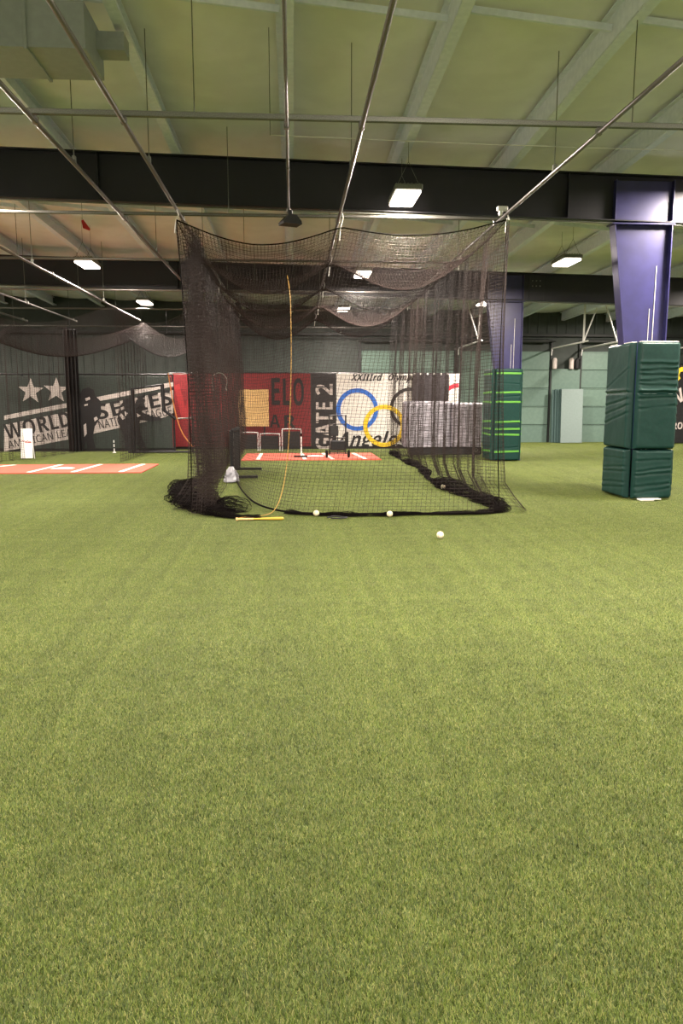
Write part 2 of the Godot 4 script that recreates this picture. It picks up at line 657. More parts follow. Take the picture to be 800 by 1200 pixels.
	var right_run := smooth_path([V(2.68, 0, -20.4), V(2.6, 0, -18.0), V(2.66, 0, -15.4), V(2.45, 0, -13.4), V(2.5, 0, -12.0), V(2.62, 0, -10.6), V(2.68, 0, -9.5), V(2.3, 0, -9.22)], 8)
	part("loose_net", heap(right_run, func(t): return 0.08 + 0.05 * sin(t * 23.0) * sin(t * 7.0) + 0.06 * smoothstep(0.55, 0.8, t) * (1.0 - smoothstep(0.93, 1.0, t)), 3, 0.03), M.net_hem, cage)
	var front_run := smooth_path([V(2.4, 0, -9.2), V(1.6, 0, -9.2), V(0.9, 0, -9.12), V(0.35, 0, -9.2), V(-0.1, 0, -9.42)], 8)
	part("loose_net", heap(front_run, func(t): return 0.03 + 0.03 * absf(sin(t * 11.0)), 4), M.net_hem, cage)

func build_neighbour_net() -> void:
	var nb := thing("neighbour_cage_net", "dark hanging cage net with scalloped top in front of the star banner", "cage net")
	var zb := -21.1
	var peaks := [-9.2, -7.4, -4.0, -2.2, -1.6]
	var top_y := func(x: float) -> float:
		for k in peaks.size() - 1:
			if x <= peaks[k + 1]:
				var u: float = (x - peaks[k]) / (peaks[k + 1] - peaks[k])
				return 3.52 - 0.42 * sin(PI * clampf(u, 0, 1))
		return 3.52
	var cell := 0.05
	var back := func(u: float, v: float) -> Vector3:
		var x := lerpf(-9.2, -1.6, u)
		var y: float = top_y.call(x)
		return V(x, maxf(0.03, y * (1.0 - v)), zb + 0.10 * sin(u * 60.0 + 2.0 * sin(u * 17.0)) * (0.3 + 0.7 * v))
	part("back_net", net_from(net_sheet(72, int(7.6 / cell), back), 0.0021), M.net, nb)
	var topf := func(u: float, v: float) -> Vector3:
		var x := lerpf(-9.2, -1.9, u)
		var z := lerpf(zb, -17.6, v)
		var y: float = top_y.call(x)
		return V(x, y - 0.62 * sin(PI * v) + 0.05 * v, z)
	part("top_net", net_from(net_sheet(int(3.5 / 0.034), int(7.3 / 0.034), topf), 0.0021, 3, 3), M.net, nb)
	var dv := func(u: float, v: float) -> Vector3:
		var a := V(-6.95, 0, -17.2).lerp(V(-5.95, 0, -20.9), u)
		var y := 3.5 - 0.35 * sin(PI * u)
		return V(a.x + 0.09 * sin(u * 55.0) * (0.3 + v), maxf(0.03, y * (1.0 - v)), a.z)
	part("divider_net", net_from(net_sheet(70, 100, dv), 0.0021), M.net, nb)
	var sd := func(u: float, v: float) -> Vector3:
		var z := lerpf(-17.6, zb, u)
		return V(-3.98 + 0.06 * sin(u * 60.0) * v, maxf(0.03, (3.5 - 0.3 * sin(PI * u)) * (1.0 - v)), z)
	part("side_net", net_from(net_sheet(36, 60, sd), 0.0021), M.net, nb)

# ---------------------------------------------------------------- building
func build_shell() -> void:
	var x0 := -13.0
	var x1 := 17.0
	var z0 := -25.6
	var z1 := 7.0
	var mb := MB.new()
	mb.box(V((x0 + x1) / 2, -0.1, (z0 + z1) / 2), V(x1 - x0 + 0.4, 0.2, z1 - z0 + 0.4))
	var fl := struct("floor", mb, M.turf_base, "bright green artificial turf floor of the hall")
	# turf fibres: one 1.25 m tile of short blades laid over the whole floor
	var tile := MB.new()
	var rng := RandomNumberGenerator.new()
	rng.seed = 77
	var tones := [Color(0.112, 0.166, 0.024), Color(0.042, 0.068, 0.008), Color(0.172, 0.222, 0.040), Color(0.262, 0.272, 0.085), Color(0.076, 0.120, 0.016)]
	for k in 150000:
		var o := V(rng.randf_range(-0.625, 0.625), 0.0, rng.randf_range(-0.625, 0.625))
		# the pile is brushed towards the end wall, so most blades show their upper face
		var lean := V(rng.randf_range(-0.7, 0.7), 0, rng.randf_range(-1.0, 0.45)) * 0.010
		var w := V(-lean.z, 0, lean.x).normalized() * rng.randf_range(0.0007, 0.0012)
		var t := o + lean + Vector3.UP * rng.randf_range(0.003, 0.013)
		var nn := ((t - o).cross(w)).normalized()
		if nn.y < 0:
			nn = -nn
		var cc: Color = tones[rng.randi() % 5]
		var f := rng.randf_range(0.85, 1.2)
		cc = Color(cc.r * f, cc.g * f, cc.b * f)
		var bs := tile.v.size()
		tile.v.append(o - w); tile.v.append(o + w); tile.v.append(t + w * 0.6); tile.v.append(t - w * 0.6)
		for q in 4:
			tile.n.append(nn)
			tile.c.append(cc)
		tile.i.append_array(PackedInt32Array([bs, bs + 1, bs + 2, bs, bs + 2, bs + 3]) if (tile.v[bs + 2] - tile.v[bs]).cross(tile.v[bs + 1] - tile.v[bs]).y > 0.0 else PackedInt32Array([bs, bs + 2, bs + 1, bs, bs + 3, bs + 2]))
	var mm := MultiMesh.new()
	mm.transform_format = MultiMesh.TRANSFORM_3D
	mm.mesh = tile.done(M.blade)
	var spots := []
	for ix in 24:
		for iz in 26:
			spots.append(V(x0 + 0.625 + ix * 1.25, 0, z1 - 0.625 - iz * 1.25))
	mm.instance_count = spots.size()
	for k in spots.size():
		mm.set_instance_transform(k, Transform3D(Basis(), spots[k]))
	var mi := MultiMeshInstance3D.new()
	mi.name = "turf_fibres"
	mi.multimesh = mm
	mi.set_meta("kind", "stuff")
	fl.add_child(mi)
	# roof
	mb = MB.new()
	var c := [V(x0 - 0.2, roof(x0 - 0.2, z0 - 0.2), z0 - 0.2), V(x1 + 0.2, roof(x1 + 0.2, z0 - 0.2), z0 - 0.2), V(x1 + 0.2, roof(x1 + 0.2, z1 + 0.2), z1 + 0.2), V(x0 - 0.2, roof(x0 - 0.2, z1 + 0.2), z1 + 0.2)]
	var lift := V(0, 0.06, 0)
	var thick := V(0, 0.26, 0)
	mb.quad(c[0] + lift, c[1] + lift, c[2] + lift, c[3] + lift, Vector3.DOWN)
	mb.quad(c[0] + thick, c[1] + thick, c[2] + thick, c[3] + thick, Vector3.UP)
	for k in 4:
		var a: Vector3 = c[k]
		var b: Vector3 = c[(k + 1) % 4]
		mb.quad(a + lift, b + lift, b + thick, a + thick, (a + b) / 2 - V(2, 4, -9))
	var ce := struct("ceiling", mb, M.vinyl, "white vinyl faced roof insulation between steel purlins")
	var xs := []
	var xp := -0.07 - 1.53 * 8
	while xp < x1:
		xs.append(xp)
		xp += 1.53
	for k in xs.size() - 1:
		var P := []
		for a in 23:
			var z := lerpf(z1, z0, a / 22.0)
			var row := PackedVector3Array()
			for b in 9:
				var u := b / 8.0
				var x := lerpf(xs[k] + 0.01, xs[k + 1] - 0.01, u)
				row.append(V(x, roof(x, z) + 0.045 - 0.05 * sin(PI * u) - 0.02 * sin(PI * u) * (1.0 + nz.get_noise_2d(x * 40, z * 30)), z))
			P.append(row)
		mb = MB.new()
		mb.grid(P, true)
		part("insulation_panel", mb, M.vinyl, ce)
	for x in xs:
		mb = MB.new()
		for seg in [[0.0, 0.006, -0.12, 0.24], [0.055, 0.11, -0.25, 0.008], [0.0, 0.12, -0.002, 0.008], [0.107, 0.006, -0.236, 0.024]]:
			var a := V(x + seg[0], roof(x, z1) + seg[2], z1)
			var b := V(x + seg[0], roof(x, z0) + seg[2], z0)
			var w := V(seg[1] / 2, 0, 0)
			var h := V(0, seg[3] / 2, 0)
			mb.quad(a - w - h, a + w - h, b + w - h, b - w - h, Vector3.DOWN)
			mb.quad(a - w + h, a + w + h, b + w + h, b - w + h, Vector3.UP)
			mb.quad(a - w - h, a - w + h, b - w + h, b - w - h, Vector3.LEFT)
			mb.quad(a + w - h, a + w + h, b + w + h, b + w - h, Vector3.RIGHT)
		part("purlin", mb, M.white_steel, ce)
	for zz in [0.5, -7.35, -14.3, -21.2]:
		for k in xs.size() - 1:
			var x: float = xs[k]
			mb = MB.new()
			var a := V(x + 0.02, roof(x, zz) - 0.03, zz)
			var b := V(xs[k + 1] - 0.02, roof(xs[k + 1], zz) - 0.13, zz)
			mb.box((a + b) / 2, V(1.5, 0.06, 0.03), Basis(Vector3.BACK, atan2(b.y - a.y, b.x - a.x)))
			part("bridging_strut", mb, M.white_steel, ce)
	# walls
	mb = MB.new()
	mb.box(V((x0 + x1) / 2, 2.5, z0 - 0.1), V(x1 - x0 + 0.4, 5.0, 0.2))
	var wb := struct("wall_back", mb, M.wall, "dark grey green metal end wall behind the doors and banners")
	var rib := MB.new()
	rib.cbox(Vector3.ZERO, V(0.06, 1.4, 0.03), 0.01)
	var ribm := rib.done(M.wall)
	rib = MB.new()
	rib.cbox(Vector3.ZERO, V(0.06, 3.55, 0.03), 0.01)
	var rib_tall := rib.done(M.wall)
	for k in 90:
		var rx := x0 + 0.2 + k * 0.33
		put("wall_rib", ribm if rx > 1.2 else rib_tall, wb, V(rx, 4.3 if rx > 1.2 else 1.8, z0 + 0.014))
	mb = MB.new()
	mb.box(V(x0 - 0.1, 2.6, (z0 + z1) / 2), V(0.2, 5.4, z1 - z0))
	struct("wall_left", mb, M.wall_pale, "pale metal side wall of the hall")
	mb = MB.new()
	mb.box(V(x1 + 0.1, 2.5, (z0 + z1) / 2), V(0.2, 5.2, z1 - z0))
	struct("wall_right", mb, M.wall_pale, "pale metal side wall beyond the padded columns")
	mb = MB.new()
	mb.box(V((x0 + x1) / 2, 2.7, z1 + 0.1), V(x1 - x0 + 0.4, 5.6, 0.2))
	struct("wall_front", mb, M.wall_pale, "pale metal end wall facing the cage")
	# sectional doors
	var panel := MB.new()
	panel.cbox(Vector3.ZERO, V(3.12, 0.606, 0.05), 0.008)
	panel.cbox(V(0, 0.288, 0.028), V(3.12, 0.03, 0.02), 0.004)
	var pa := panel.done(M.door)
	var pb := panel.done(M.door_b)
	var doors := [2.3, 5.6, 9.84]
	for k in doors.size():
		var xa: float = doors[k]
		var d := Node3D.new()
		d.name = "door_%d" % (k + 1)
		add_child(d)
		d.position = V(xa + 1.57, 0, z0 + 0.03)
		d.set_meta("kind", "structure")
		d.set_meta("label", "pale green sectional overhead door in the end wall")
		for r in 5:
			put("door_panel", pa if (r + k) % 2 == 0 else pb, d, V(0, 0.31 + r * 0.618, 0.03))
		for s in [-1, 1]:
			mb = MB.new()
			mb.box(V(s * 1.6, 1.6, 0.07), V(0.05, 3.2, 0.06))
			part("track", mb, M.header, d)
			mb = MB.new()
			mb.box(V(s * 1.63, 1.72, 0.02), V(0.07, 3.45, 0.08))
			part("jamb", mb, M.header, d)
			if k < 1:
				continue
			mb = MB.new()
			mb.tube(smooth_path([V(s * 1.6, 2.95, 0.08), V(s * 1.6, 3.12, 0.14), V(s * 1.6, 3.18, 0.4), V(s * 1.6, 3.19, 3.25)], 6), 0.026, 6)
			part("overhead_track", mb, M.white_tube, d)
			mb = MB.new()
			var tx: float = d.position.x + s * 1.6
			var top := roof(tx, z0 + 3.0) - 0.0
			mb.box(V(s * 1.6, (3.16 + top) / 2, 2.9), V(0.045, top - 3.16, 0.045))
			part("track_hanger", mb, M.white_tube, d)
			mb = MB.new()
			mb.rod(V(s * 1.6, 3.2, 2.9), V(s * 2.06, roof(tx + s * 0.5, z0 + 3.0), 2.9), 0.02, 6)
			part("diagonal_brace", mb, M.white_tube, d)
		mb = MB.new()
		mb.rod(V(-1.7, 3.42, 0.16), V(1.7, 3.42, 0.16), 0.03, 8)
		part("spring_shaft", mb, M.header, d)
		for p in [[-1.0, 0.07], [0.95, 0.07]]:
			mb = MB.new()
			mb.rod(V(p[0] - 0.5, 3.42, 0.16), V(p[0] + 0.5, 3.42, 0.16), p[1], 10)
			part("torsion_spring", mb, M.header, d)
	mb = MB.new()
	mb.cbox(V(2.0, 3.62, z0 + 0.08), V(29.9, 0.10, 0.14), 0.01)
	var tr := struct("trim_1", mb, M.header, "dark steel header running above the overhead doors")

func i_beam(called: String, label: String, z: float, xa: float, xb: float) -> void:
	var o := thing(called, label, "beam", V(0, 0, z), "dark roof beams")
	var dep := 0.62
	var mb := MB.new()
	var tops := [beam_top(xa, z), beam_top(xb, z)]
	mb.prism(PackedVector2Array([Vector2(xa, tops[0] - dep), Vector2(xb, tops[1] - dep), Vector2(xb, tops[1]), Vector2(xa, tops[0])]), 0.012)
	part("web", mb, M.navy_shaded, o)
	for s in [0, 1]:
		mb = MB.new()
		var a := V(xa, tops[0] - (0.0 if s == 0 else dep), 0)
		var b := V(xb, tops[1] - (0.0 if s == 0 else dep), 0)
		mb.cbox((a + b) / 2, V((b - a).length(), 0.014, 0.2), 0.002, Basis(Vector3.BACK, atan2(b.y - a.y, b.x - a.x)))
		part("flange", mb, M.navy_shaded, o)
	for x in [-8.9, -2.6, 3.9]:
		var t := beam_top(x, z)
		mb = MB.new()
		mb.cbox(V(x, t - dep / 2, 0), V(0.012, dep - 0.02, 0.17), 0.002)
		part("stiffener", mb, M.navy_shaded, o)
	# bolted splice plate near the column
	var sx := 5.75 if z < -15 else 9.2
	var sy := beam_top(sx, z)
	mb = MB.new()
	mb.cbox(V(sx, sy - dep / 2, 0.008), V(0.36, dep - 0.03, 0.02), 0.004)
	part("splice_plate", mb, M.navy_shaded, o)
	var bolt := MB.new()
	bolt.lathe([Vector2(0.016, 0), Vector2(0.016, 0.012), Vector2(0, 0.014)], Transform3D(Basis(Vector3.RIGHT, PI / 2), Vector3.ZERO), 6)
	var bm := bolt.done(M.galv)
	for r in 2:
		for k in 3:
			put("bolt", bm, o, V(sx - 0.1 + k * 0.09, sy - 0.16 - r * 0.12, 0.019))
	# lamp conduit clipped under the beam
	mb = MB.new()
	mb.tube(PackedVector3Array([V(xa, tops[0] - dep - 0.03, 0.05), V(xb, tops[1] - dep - 0.03, 0.05)]), 0.012, 6)
	part("conduit", mb, M.galv_dull, o)

func column(z: float, label: String) -> void:
	var o := thing("steel_column", label, "column", V(0, 0, z))
	var xt := 4.58
	var xr := 5.42
	var xbm := 5.10
	var ytop := beam_top(5.0, z) - 0.645
	var mb := MB.new()
	mb.prism(PackedVector2Array([Vector2(xbm, 0.02), Vector2(xr, 0.02), Vector2(xr, ytop), Vector2(xt, ytop)]), 0.012)
	part("web", mb, M.navy, o)
	mb = MB.new()
	var a := V(xbm, 0.02, 0)
	var b := V(xt, ytop, 0)
	mb.cbox((a + b) / 2, V(0.016, (b - a).length(), 0.2), 0.002, Basis(Vector3.BACK, atan2(b.y - a.y, b.x - a.x) - PI / 2))
	part("flange", mb, M.navy, o)
	mb = MB.new()
	mb.cbox(V(xr, ytop / 2, 0), V(0.016, ytop - 0.02, 0.2), 0.002)
	part("flange", mb, M.navy, o)
	mb = MB.new()
	mb.cbox(V((xt + xr) / 2, ytop - 0.012, 0), V(xr - xt + 0.08, 0.022, 0.22), 0.003)
	part("cap_plate", mb, M.navy, o)
	mb = MB.new()
	mb.cbox(V((xbm + xr) / 2, 0.012, 0), V(0.42, 0.022, 0.26), 0.003)
	part("base_plate", mb, M.navy, o)
	# knee panel of the rafter over the column
	mb = MB.new()
	var kt := beam_top(5.0, z) - 0.06
	var kb := beam_top(5.0, z) - 0.60
	mb.cbox(V(5.0, (kt + kb) / 2, 0.016), V(xr - xt, kt - kb, 0.014), 0.003)
	part("knee_panel", mb, M.navy, o)
	for x in [xt, xr]:
		mb = MB.new()
		mb.cbox(V(x, (kt + kb) / 2, 0.05), V(0.014, kt - kb, 0.09), 0.002)
		part("knee_stiffener", mb, M.navy, o)
	# pale streaks down the web, built as thin tubes
	for s in [[5.26, 3.35, 0.0055], [5.19, 2.75, 0.0045]]:
		mb = MB.new()
		mb.tube(PackedVector3Array([V(s[0], s[1], 0.011), V(s[0] - 0.006, s[1] * 0.6, 0.012), V(s[0] + 0.004, 0.1, 0.011)]), s[2], 6)
		part("pale_streak", mb, M.white_tube, o)

func pad_mesh(w: float, h: float, t: float, seed_: int, creases: Array, mat: Material) -> ArrayMesh:
	# upholstered vinyl pad: face towards +z, back at z = 0, base at y = 0, centred in x
	var us := PackedFloat32Array([0, 0.006, 0.016, 0.03])
	var k := 0.05
	while k < w - 0.045:
		us.append(k)
		k += 0.025
	us.append_array(PackedFloat32Array([w - 0.03, w - 0.016, w - 0.006, w]))
	var vs := PackedFloat32Array([0, 0.006, 0.016, 0.03])
	k = 0.05
	while k < h - 0.045:
		vs.append(k)
		k += 0.0125
	vs.append_array(PackedFloat32Array([h - 0.03, h - 0.016, h - 0.006, h]))
	var P := []
	for y in vs:
		var row := PackedVector3Array()
		for x in us:
			var ex := maxf(0.0, minf(x, w - x))
			var ey := maxf(0.0, minf(y, h - y))
			var fx := sqrt(1.0 - pow(1.0 - minf(ex / 0.03, 1.0), 2))
			var fy := sqrt(1.0 - pow(1.0 - minf(ey / 0.03, 1.0), 2))
			var z := t * (0.15 + 0.85 * minf(fx, fy) * (0.5 + 0.5 * maxf(fx, fy)))
			var u := x / w
			for c in creases:
				# each: height, strength, slope, how far in from the edges it runs
				var yy: float = c[0] + c[2] * (u - 0.5) + 0.012 * nz.get_noise_2d(x * 250.0, seed_ * 40.0 + c[0] * 90.0)
				var dd := (y - yy) / 0.016
				z -= c[1] * exp(-dd * dd) * (1.0 - c[3] * sin(PI * u)) * fx
				var de := (y - yy - 0.028) / 0.022
				z += c[1] * 0.6 * exp(-de * de) * (1.0 - c[3] * sin(PI * u)) * fx
			z += 0.006 * nz.get_noise_3d(x * 180.0, y * 180.0, seed_ * 77.0) * fx * fy
			row.append(V(x - w / 2, y, z))
		P.append(row)
	var mb := MB.new()
	mb.grid(P, true)
	mb.quad(V(-w / 2, 0, 0), V(w / 2, 0, 0), V(w / 2, h, 0), V(-w / 2, h, 0), Vector3.FORWARD)
	var zb := t * 0.15
	mb.quad(V(-w / 2, 0, 0), V(w / 2, 0, 0), V(w / 2, 0, zb), V(-w / 2, 0, zb), Vector3.DOWN)
	mb.quad(V(-w / 2, h, 0), V(w / 2, h, 0), V(w / 2, h, zb), V(-w / 2, h, zb), Vector3.UP)
	mb.quad(V(-w / 2, 0, 0), V(-w / 2, h, 0), V(-w / 2, h, zb), V(-w / 2, 0, zb), Vector3.LEFT)
	mb.quad(V(w / 2, 0, 0), V(w / 2, h, 0), V(w / 2, h, zb), V(w / 2, 0, zb), Vector3.RIGHT)
	return mb.done(mat)

func build_pads() -> void:
	# near column: four faces, a low pad and a tall pad on each
	var zc := -10.95
	var xc := 5.14
	var upper_creases := [[0.80, 0.035, 0.0, 0.15], [0.73, 0.012, 0.02, 0.6], [0.90, 0.010, -0.03, 0.8], [0.97, 0.012, 0.03, 0.8], [1.04, 0.012, -0.02, 0.7], [1.11, 0.013, 0.03, 0.8], [1.19, 0.011, 0.0, 0.3], [0.60, 0.006, 0.05, 0.9]]
	var lower_creases := [[0.12, 0.008, 0.08, 0.3], [0.2, 0.009, 0.06, 0.5], [0.36, 0.010, 0.05, 0.2], [0.42, 0.006, 0.07, 0.2], [0.56, 0.005, 0.02, 0.4]]
	var side_creases := [[0.80, 0.02, 0.02, 0.2], [0.66, 0.010, 0.12, 0.2], [0.55, 0.010, 0.16, 0.3], [0.43, 0.009, 0.18, 0.3], [1.0, 0.006, 0.3, 0.5]]
	var faces := [
		["facing the cage front", V(xc, 0, zc + 0.44), 0.0, 0.56, upper_creases],
		["on the side towards the batting cage", V(xc - 0.275, 0, zc), -PI / 2, 0.76, side_creases],
		["on the side towards the overhead doors", V(xc, 0, zc - 0.44), PI, 0.56, upper_creases],
		["on the side away from the cage", V(xc + 0.275, 0, zc), PI / 2, 0.76, side_creases],
	]
	var seed_ := 3
	for f in faces:
		var t := 0.10
		var lo := thing("column_pad", "low dark green pad on column beside cage mouth, " + f[0], "pad", f[1], "dark green pads around the column at the cage mouth", f[2])
		put("cushion", pad_mesh(f[3], 0.70, t, seed_, lower_creases, M.pad), lo, V(0, 0.03, 0))
		var hi := thing("column_pad", "tall dark green pad on column beside cage mouth, " + f[0], "pad", f[1] + V(0, 0.74, 0), "dark green pads around the column at the cage mouth", f[2])
		var tall := put("cushion", pad_mesh(f[3] + 0.02, 1.50, t, seed_ + 9, f[4], M.pad), hi)
		var bd := MB.new()
		bd.cbox(V(0, 1.505, 0.03), V(f[3] - 0.02, 0.012, 0.07), 0.002)
		part("backing_board", bd, M.white, hi)
		var sp := MB.new()
		sp.cbox(V(0, 0.775, t * 0.80), V(f[3] - 0.12, 0.02, 0.018), 0.005)
		part("strap", sp, M.galv_dull if f[2] != 0.0 else M.foam, tall)
		seed_ += 5
	var scrap := thing("white_board_scrap", "thin white board edge poking out under the near column pad", "board", V(5.02, 0.0, -10.36))
	var mb := MB.new()
	mb.cbox(V(0, 0.026, 0), V(0.2, 0.024, 0.12), 0.003)
	mb.cbox(V(0.14, 0.03, -0.02), V(0.16, 0.012, 0.1), 0.003)
	part("board", mb, M.white, scrap)
	# far column: one tall wrap with lime straps
	zc = -17.95
	xc = 5.02
	var far_creases := [[0.3, 0.008, 0.05, 0.5], [0.9, 0.008, -0.05, 0.5], [1.5, 0.008, 0.03, 0.4], [1.8, 0.006, -0.03, 0.6]]
	var ffaces := [["facing the cage front", V(xc, 0.03, zc + 0.42), 0.0, 0.6], ["on the side towards the batting cage", V(xc - 0.29, 0.03, zc), -PI / 2, 0.78], ["on the side towards the overhead doors", V(xc, 0.03, zc - 0.42), PI, 0.6], ["on the side away from the cage", V(xc + 0.29, 0.03, zc), PI / 2, 0.78]]
	for f in ffaces:
		var pd := thing("column_pad", "lime strapped teal pad on column beside cage back, " + f[0], "pad", f[1], "strapped pads around the column by the cage back", f[2])
		var cush := put("cushion", pad_mesh(f[3], 2.14, 0.08, seed_, far_creases, M.pad), pd)
		for y in [2.03, 1.59, 1.37, 0.91, 0.74, 0.61, 0.21]:
			var sp := MB.new()
			sp.cbox(V(0, y, 0.079), V(f[3] - 0.01, 0.045, 0.012), 0.004, Basis(Vector3.BACK, 0.03 * sin(y * 9.0)))
			part("strap", sp, M.strap, cush)
		seed_ += 4

# ---------------------------------------------------------------- rails and lamps
func pipe_z(label: String, x: float, y: float, za: float, zb: float, struts: Array, group := "", r := 0.021) -> void:
	var o := thing("pipe_rail", label, "pipe rail", V(x, y, (za + zb) / 2), group)
	var h := (za - zb) / 2
	var mb := MB.new()
	mb.rod(V(0, 0, h), V(0, 0, -h), r, 10)
	part("pipe", mb, M.galv, o)
	var cl := MB.new()
	cl.cbox(V(0, 0.0125, 0), V(0.05, 0.065, 0.05), 0.006)
	var cm := cl.done(M.galv)
	for s in struts:
		if s < za and s > zb:
			put("clamp", cm, o, V(0, 0, s - o.position.z))
	var z := za - 0.9
	var k := 0
	while z > zb:
		mb = MB.new()
		mb.rod(V(0, 0, z - o.position.z), V(0, roof(x, z) - y, z - o.position.z), 0.005, 5)
		mb.cbox(V(0, 0.03, z - o.position.z), V(0.035, 0.09, 0.045), 0.005)
		part("hanger_rod", mb, M.galv_dull, o)
		z -= 4.6
		k += 1
	mb = MB.new()
	mb.cbox(V(0, 0, -h + 0.03), V(0.055, 0.055, 0.07), 0.01)
	part("end_fitting", mb, M.galv, o)

func pipe_x(label: String, z: float, y: float, xa: float, xb: float, mat: Material, square := false) -> void:
	var o := thing("cross_rail", label, "cross rail", V((xa + xb) / 2, y, z), "cross rails under the roof")
	var h := (xb - xa) / 2
	var mb := MB.new()
	if square:
		mb.cbox(Vector3.ZERO, V(h * 2, 0.045, 0.045), 0.004)
	else:
		mb.rod(V(-h, 0, 0), V(h, 0, 0), 0.022, 10)
	part("rail", mb, mat, o)
	var x := xa + 0.4
	while x < xb:
		mb = MB.new()
		mb.rod(V(x - o.position.x, 0, 0), V(x - o.position.x, roof(x, z) - y, 0), 0.005, 5)
		part("hanger_rod", mb, M.galv_dull, o)
		x += 3.86

func high_bay(x: float, y: float, z: float, label: String, energy: float) -> void:
	var o := thing("high_bay_light", label, "ceiling light", V(x, y, z), "high bay lights")
	var mb := MB.new()
	mb.cbox(V(0, 0.045, 0), V(0.36, 0.07, 0.74), 0.012)
	for k in 7:
		mb.cbox(V(-0.15 + k * 0.05, 0.09, 0), V(0.008, 0.03, 0.6), 0.001)
	part("housing", mb, M.galv_dull, o)
	mb = MB.new()
	mb.cbox(V(0, -0.012, 0), V(0.32, 0.046, 0.70), 0.012)
	part("diffuser", mb, M.led, o)
	for s in [-1, 1]:
		mb = MB.new()
		mb.rod(V(-0.14, 0.08, s * 0.3), V(0, 0.36, s * 0.3), 0.003, 4)
		mb.rod(V(0.14, 0.08, s * 0.3), V(0, 0.36, s * 0.3), 0.003, 4)
		mb.rod(V(0, 0.36, s * 0.3), V(0, roof(x, z) - y, s * 0.3), 0.003, 4)
		part("hanging_wire", mb, M.galv_dull, o)
	var l := AreaLight3D.new()
	l.name = "area_light"
	l.area_size = Vector2(0.32, 0.70)
	l.light_energy = energy
	l.light_color = Color(1.0, 0.94, 0.89)
	l.shadow_enabled = true
	l.rotation = V(-PI / 2, 0, 0)
	l.position = V(0, -0.038, 0)
	l.area_range = 40.0
	l.area_attenuation = 2.0
	o.add_child(l)

func build_rails() -> void:
	var struts := [-1.5, -6.95, -10.45, -13.7, -17.4, -20.9]
	pipe_z("galvanized pipe rail over the cage edge that faces the star banner", XL, 3.78, 2.0, -21.0, struts)
	pipe_z("galvanized pipe rail along the middle of the cage roof", XM, 3.78, 2.0, -21.0, struts)
	pipe_z("galvanized pipe rail over the cage edge that faces the padded columns", XR, 3.78, 2.0, -21.0, struts)
	pipe_z("galvanized pipe rail just outside the cage towards the star banner", -2.16, 3.77, 2.0, -21.0, struts)
	pipe_z("slim pipe rail ending in a black hanging fitting at the cage mouth", -0.03, 3.775, 2.0, -9.9, struts, "", 0.014)
	pipe_z("bright pipe rail leading to the peak of the neighbouring net", -4.12, 3.58, 2.0, -21.2, struts)
	pipe_z("pipe rail over the star banner bay, next to the bright pipe rail", -5.8, 3.55, 2.0, -21.2, struts, "rails over the neighbouring bays")
	pipe_z("pipe rail over the star banner bay, farther from the bright pipe rail", -7.1, 3.55, 2.0, -21.2, struts, "rails over the neighbouring bays")
	pipe_x("square strut rail crossing the roof well before the cage mouth", -6.95, 3.85, -12.8, 13.0, M.galv_dull, true)
	var bits := [[-10.45, 3.85, "bright round cross rail just behind the cage mouth"], [-13.7, 3.85, "round cross rail over the front half of the cage"], [-17.4, 3.85, "round cross rail beside the second dark beam"], [-20.9, 3.85, "round cross rail above the back of the cage"], [-24.3, 3.72, "round cross rail before the end wall doors"]]
	for b in bits:
		pipe_x(b[2], b[0], b[1], -12.8, 2.9 if b[0] > -24 else 3.4, M.galv)
	# white corner fitting at the cage mouth
	var cf := thing("corner_clamp", "white clamp fitting at the cage corner facing the padded columns", "clamp", V(XR - 0.06, 3.84, -9.86))
	var mb := MB.new()
	mb.cbox(Vector3.ZERO, V(0.14, 0.06, 0.06), 0.012)
	mb.cbox(V(-0.02, -0.05, 0), V(0.05, 0.07, 0.05), 0.01)
	part("body", mb, M.white_tube, cf)
	# sagging wire across the roof
	var w := thing("guy_wire", "thin slack wire strung across the roof above the cross strut", "wire")
	mb = MB.new()
	var pts := PackedVector3Array()
	for k in 25:
		var u := k / 24.0
		pts.append(V(lerpf(-0.2, 9.0, u), 4.03 - 0.05 * sin(PI * u) - 0.02 * u, -7.95))
	mb.tube(pts, 0.004, 5)
	part("wire", mb, M.white_tube, w)
	for k in [0, 12, 24]:
		var p: Vector3 = pts[k]
		mb = MB.new()
		mb.rod(p, V(p.x, roof(p.x, p.z), p.z), 0.004, 5)
		part("hanger_rod", mb, M.galv_dull, w)
	# black fitting at the end of the slim rail
	var bf := thing("hanging_fitting", "black flared fitting hanging from the slim rail at the cage mouth", "fitting", V(-0.01, 3.62, -9.8))
	mb = MB.new()
	mb.prism(PackedVector2Array([Vector2(-0.12, -0.03), Vector2(0.12, -0.03), Vector2(0.11, 0.01), Vector2(0.045, 0.08), Vector2(-0.045, 0.08), Vector2(-0.125, 0.0)]), 0.2, Transform3D(Basis(Vector3.UP, 0.35), Vector3.ZERO))
	part("hood", mb, M.black, bf)
	mb = MB.new()
	mb.rod(V(0, 0.08, 0), V(-0.02, 0.142, 0.02), 0.02, 8)
	mb.cbox(V(0, 0.12, 0), V(0.06, 0.06, 0.06), 0.01)
	part("stem", mb, M.black, bf)

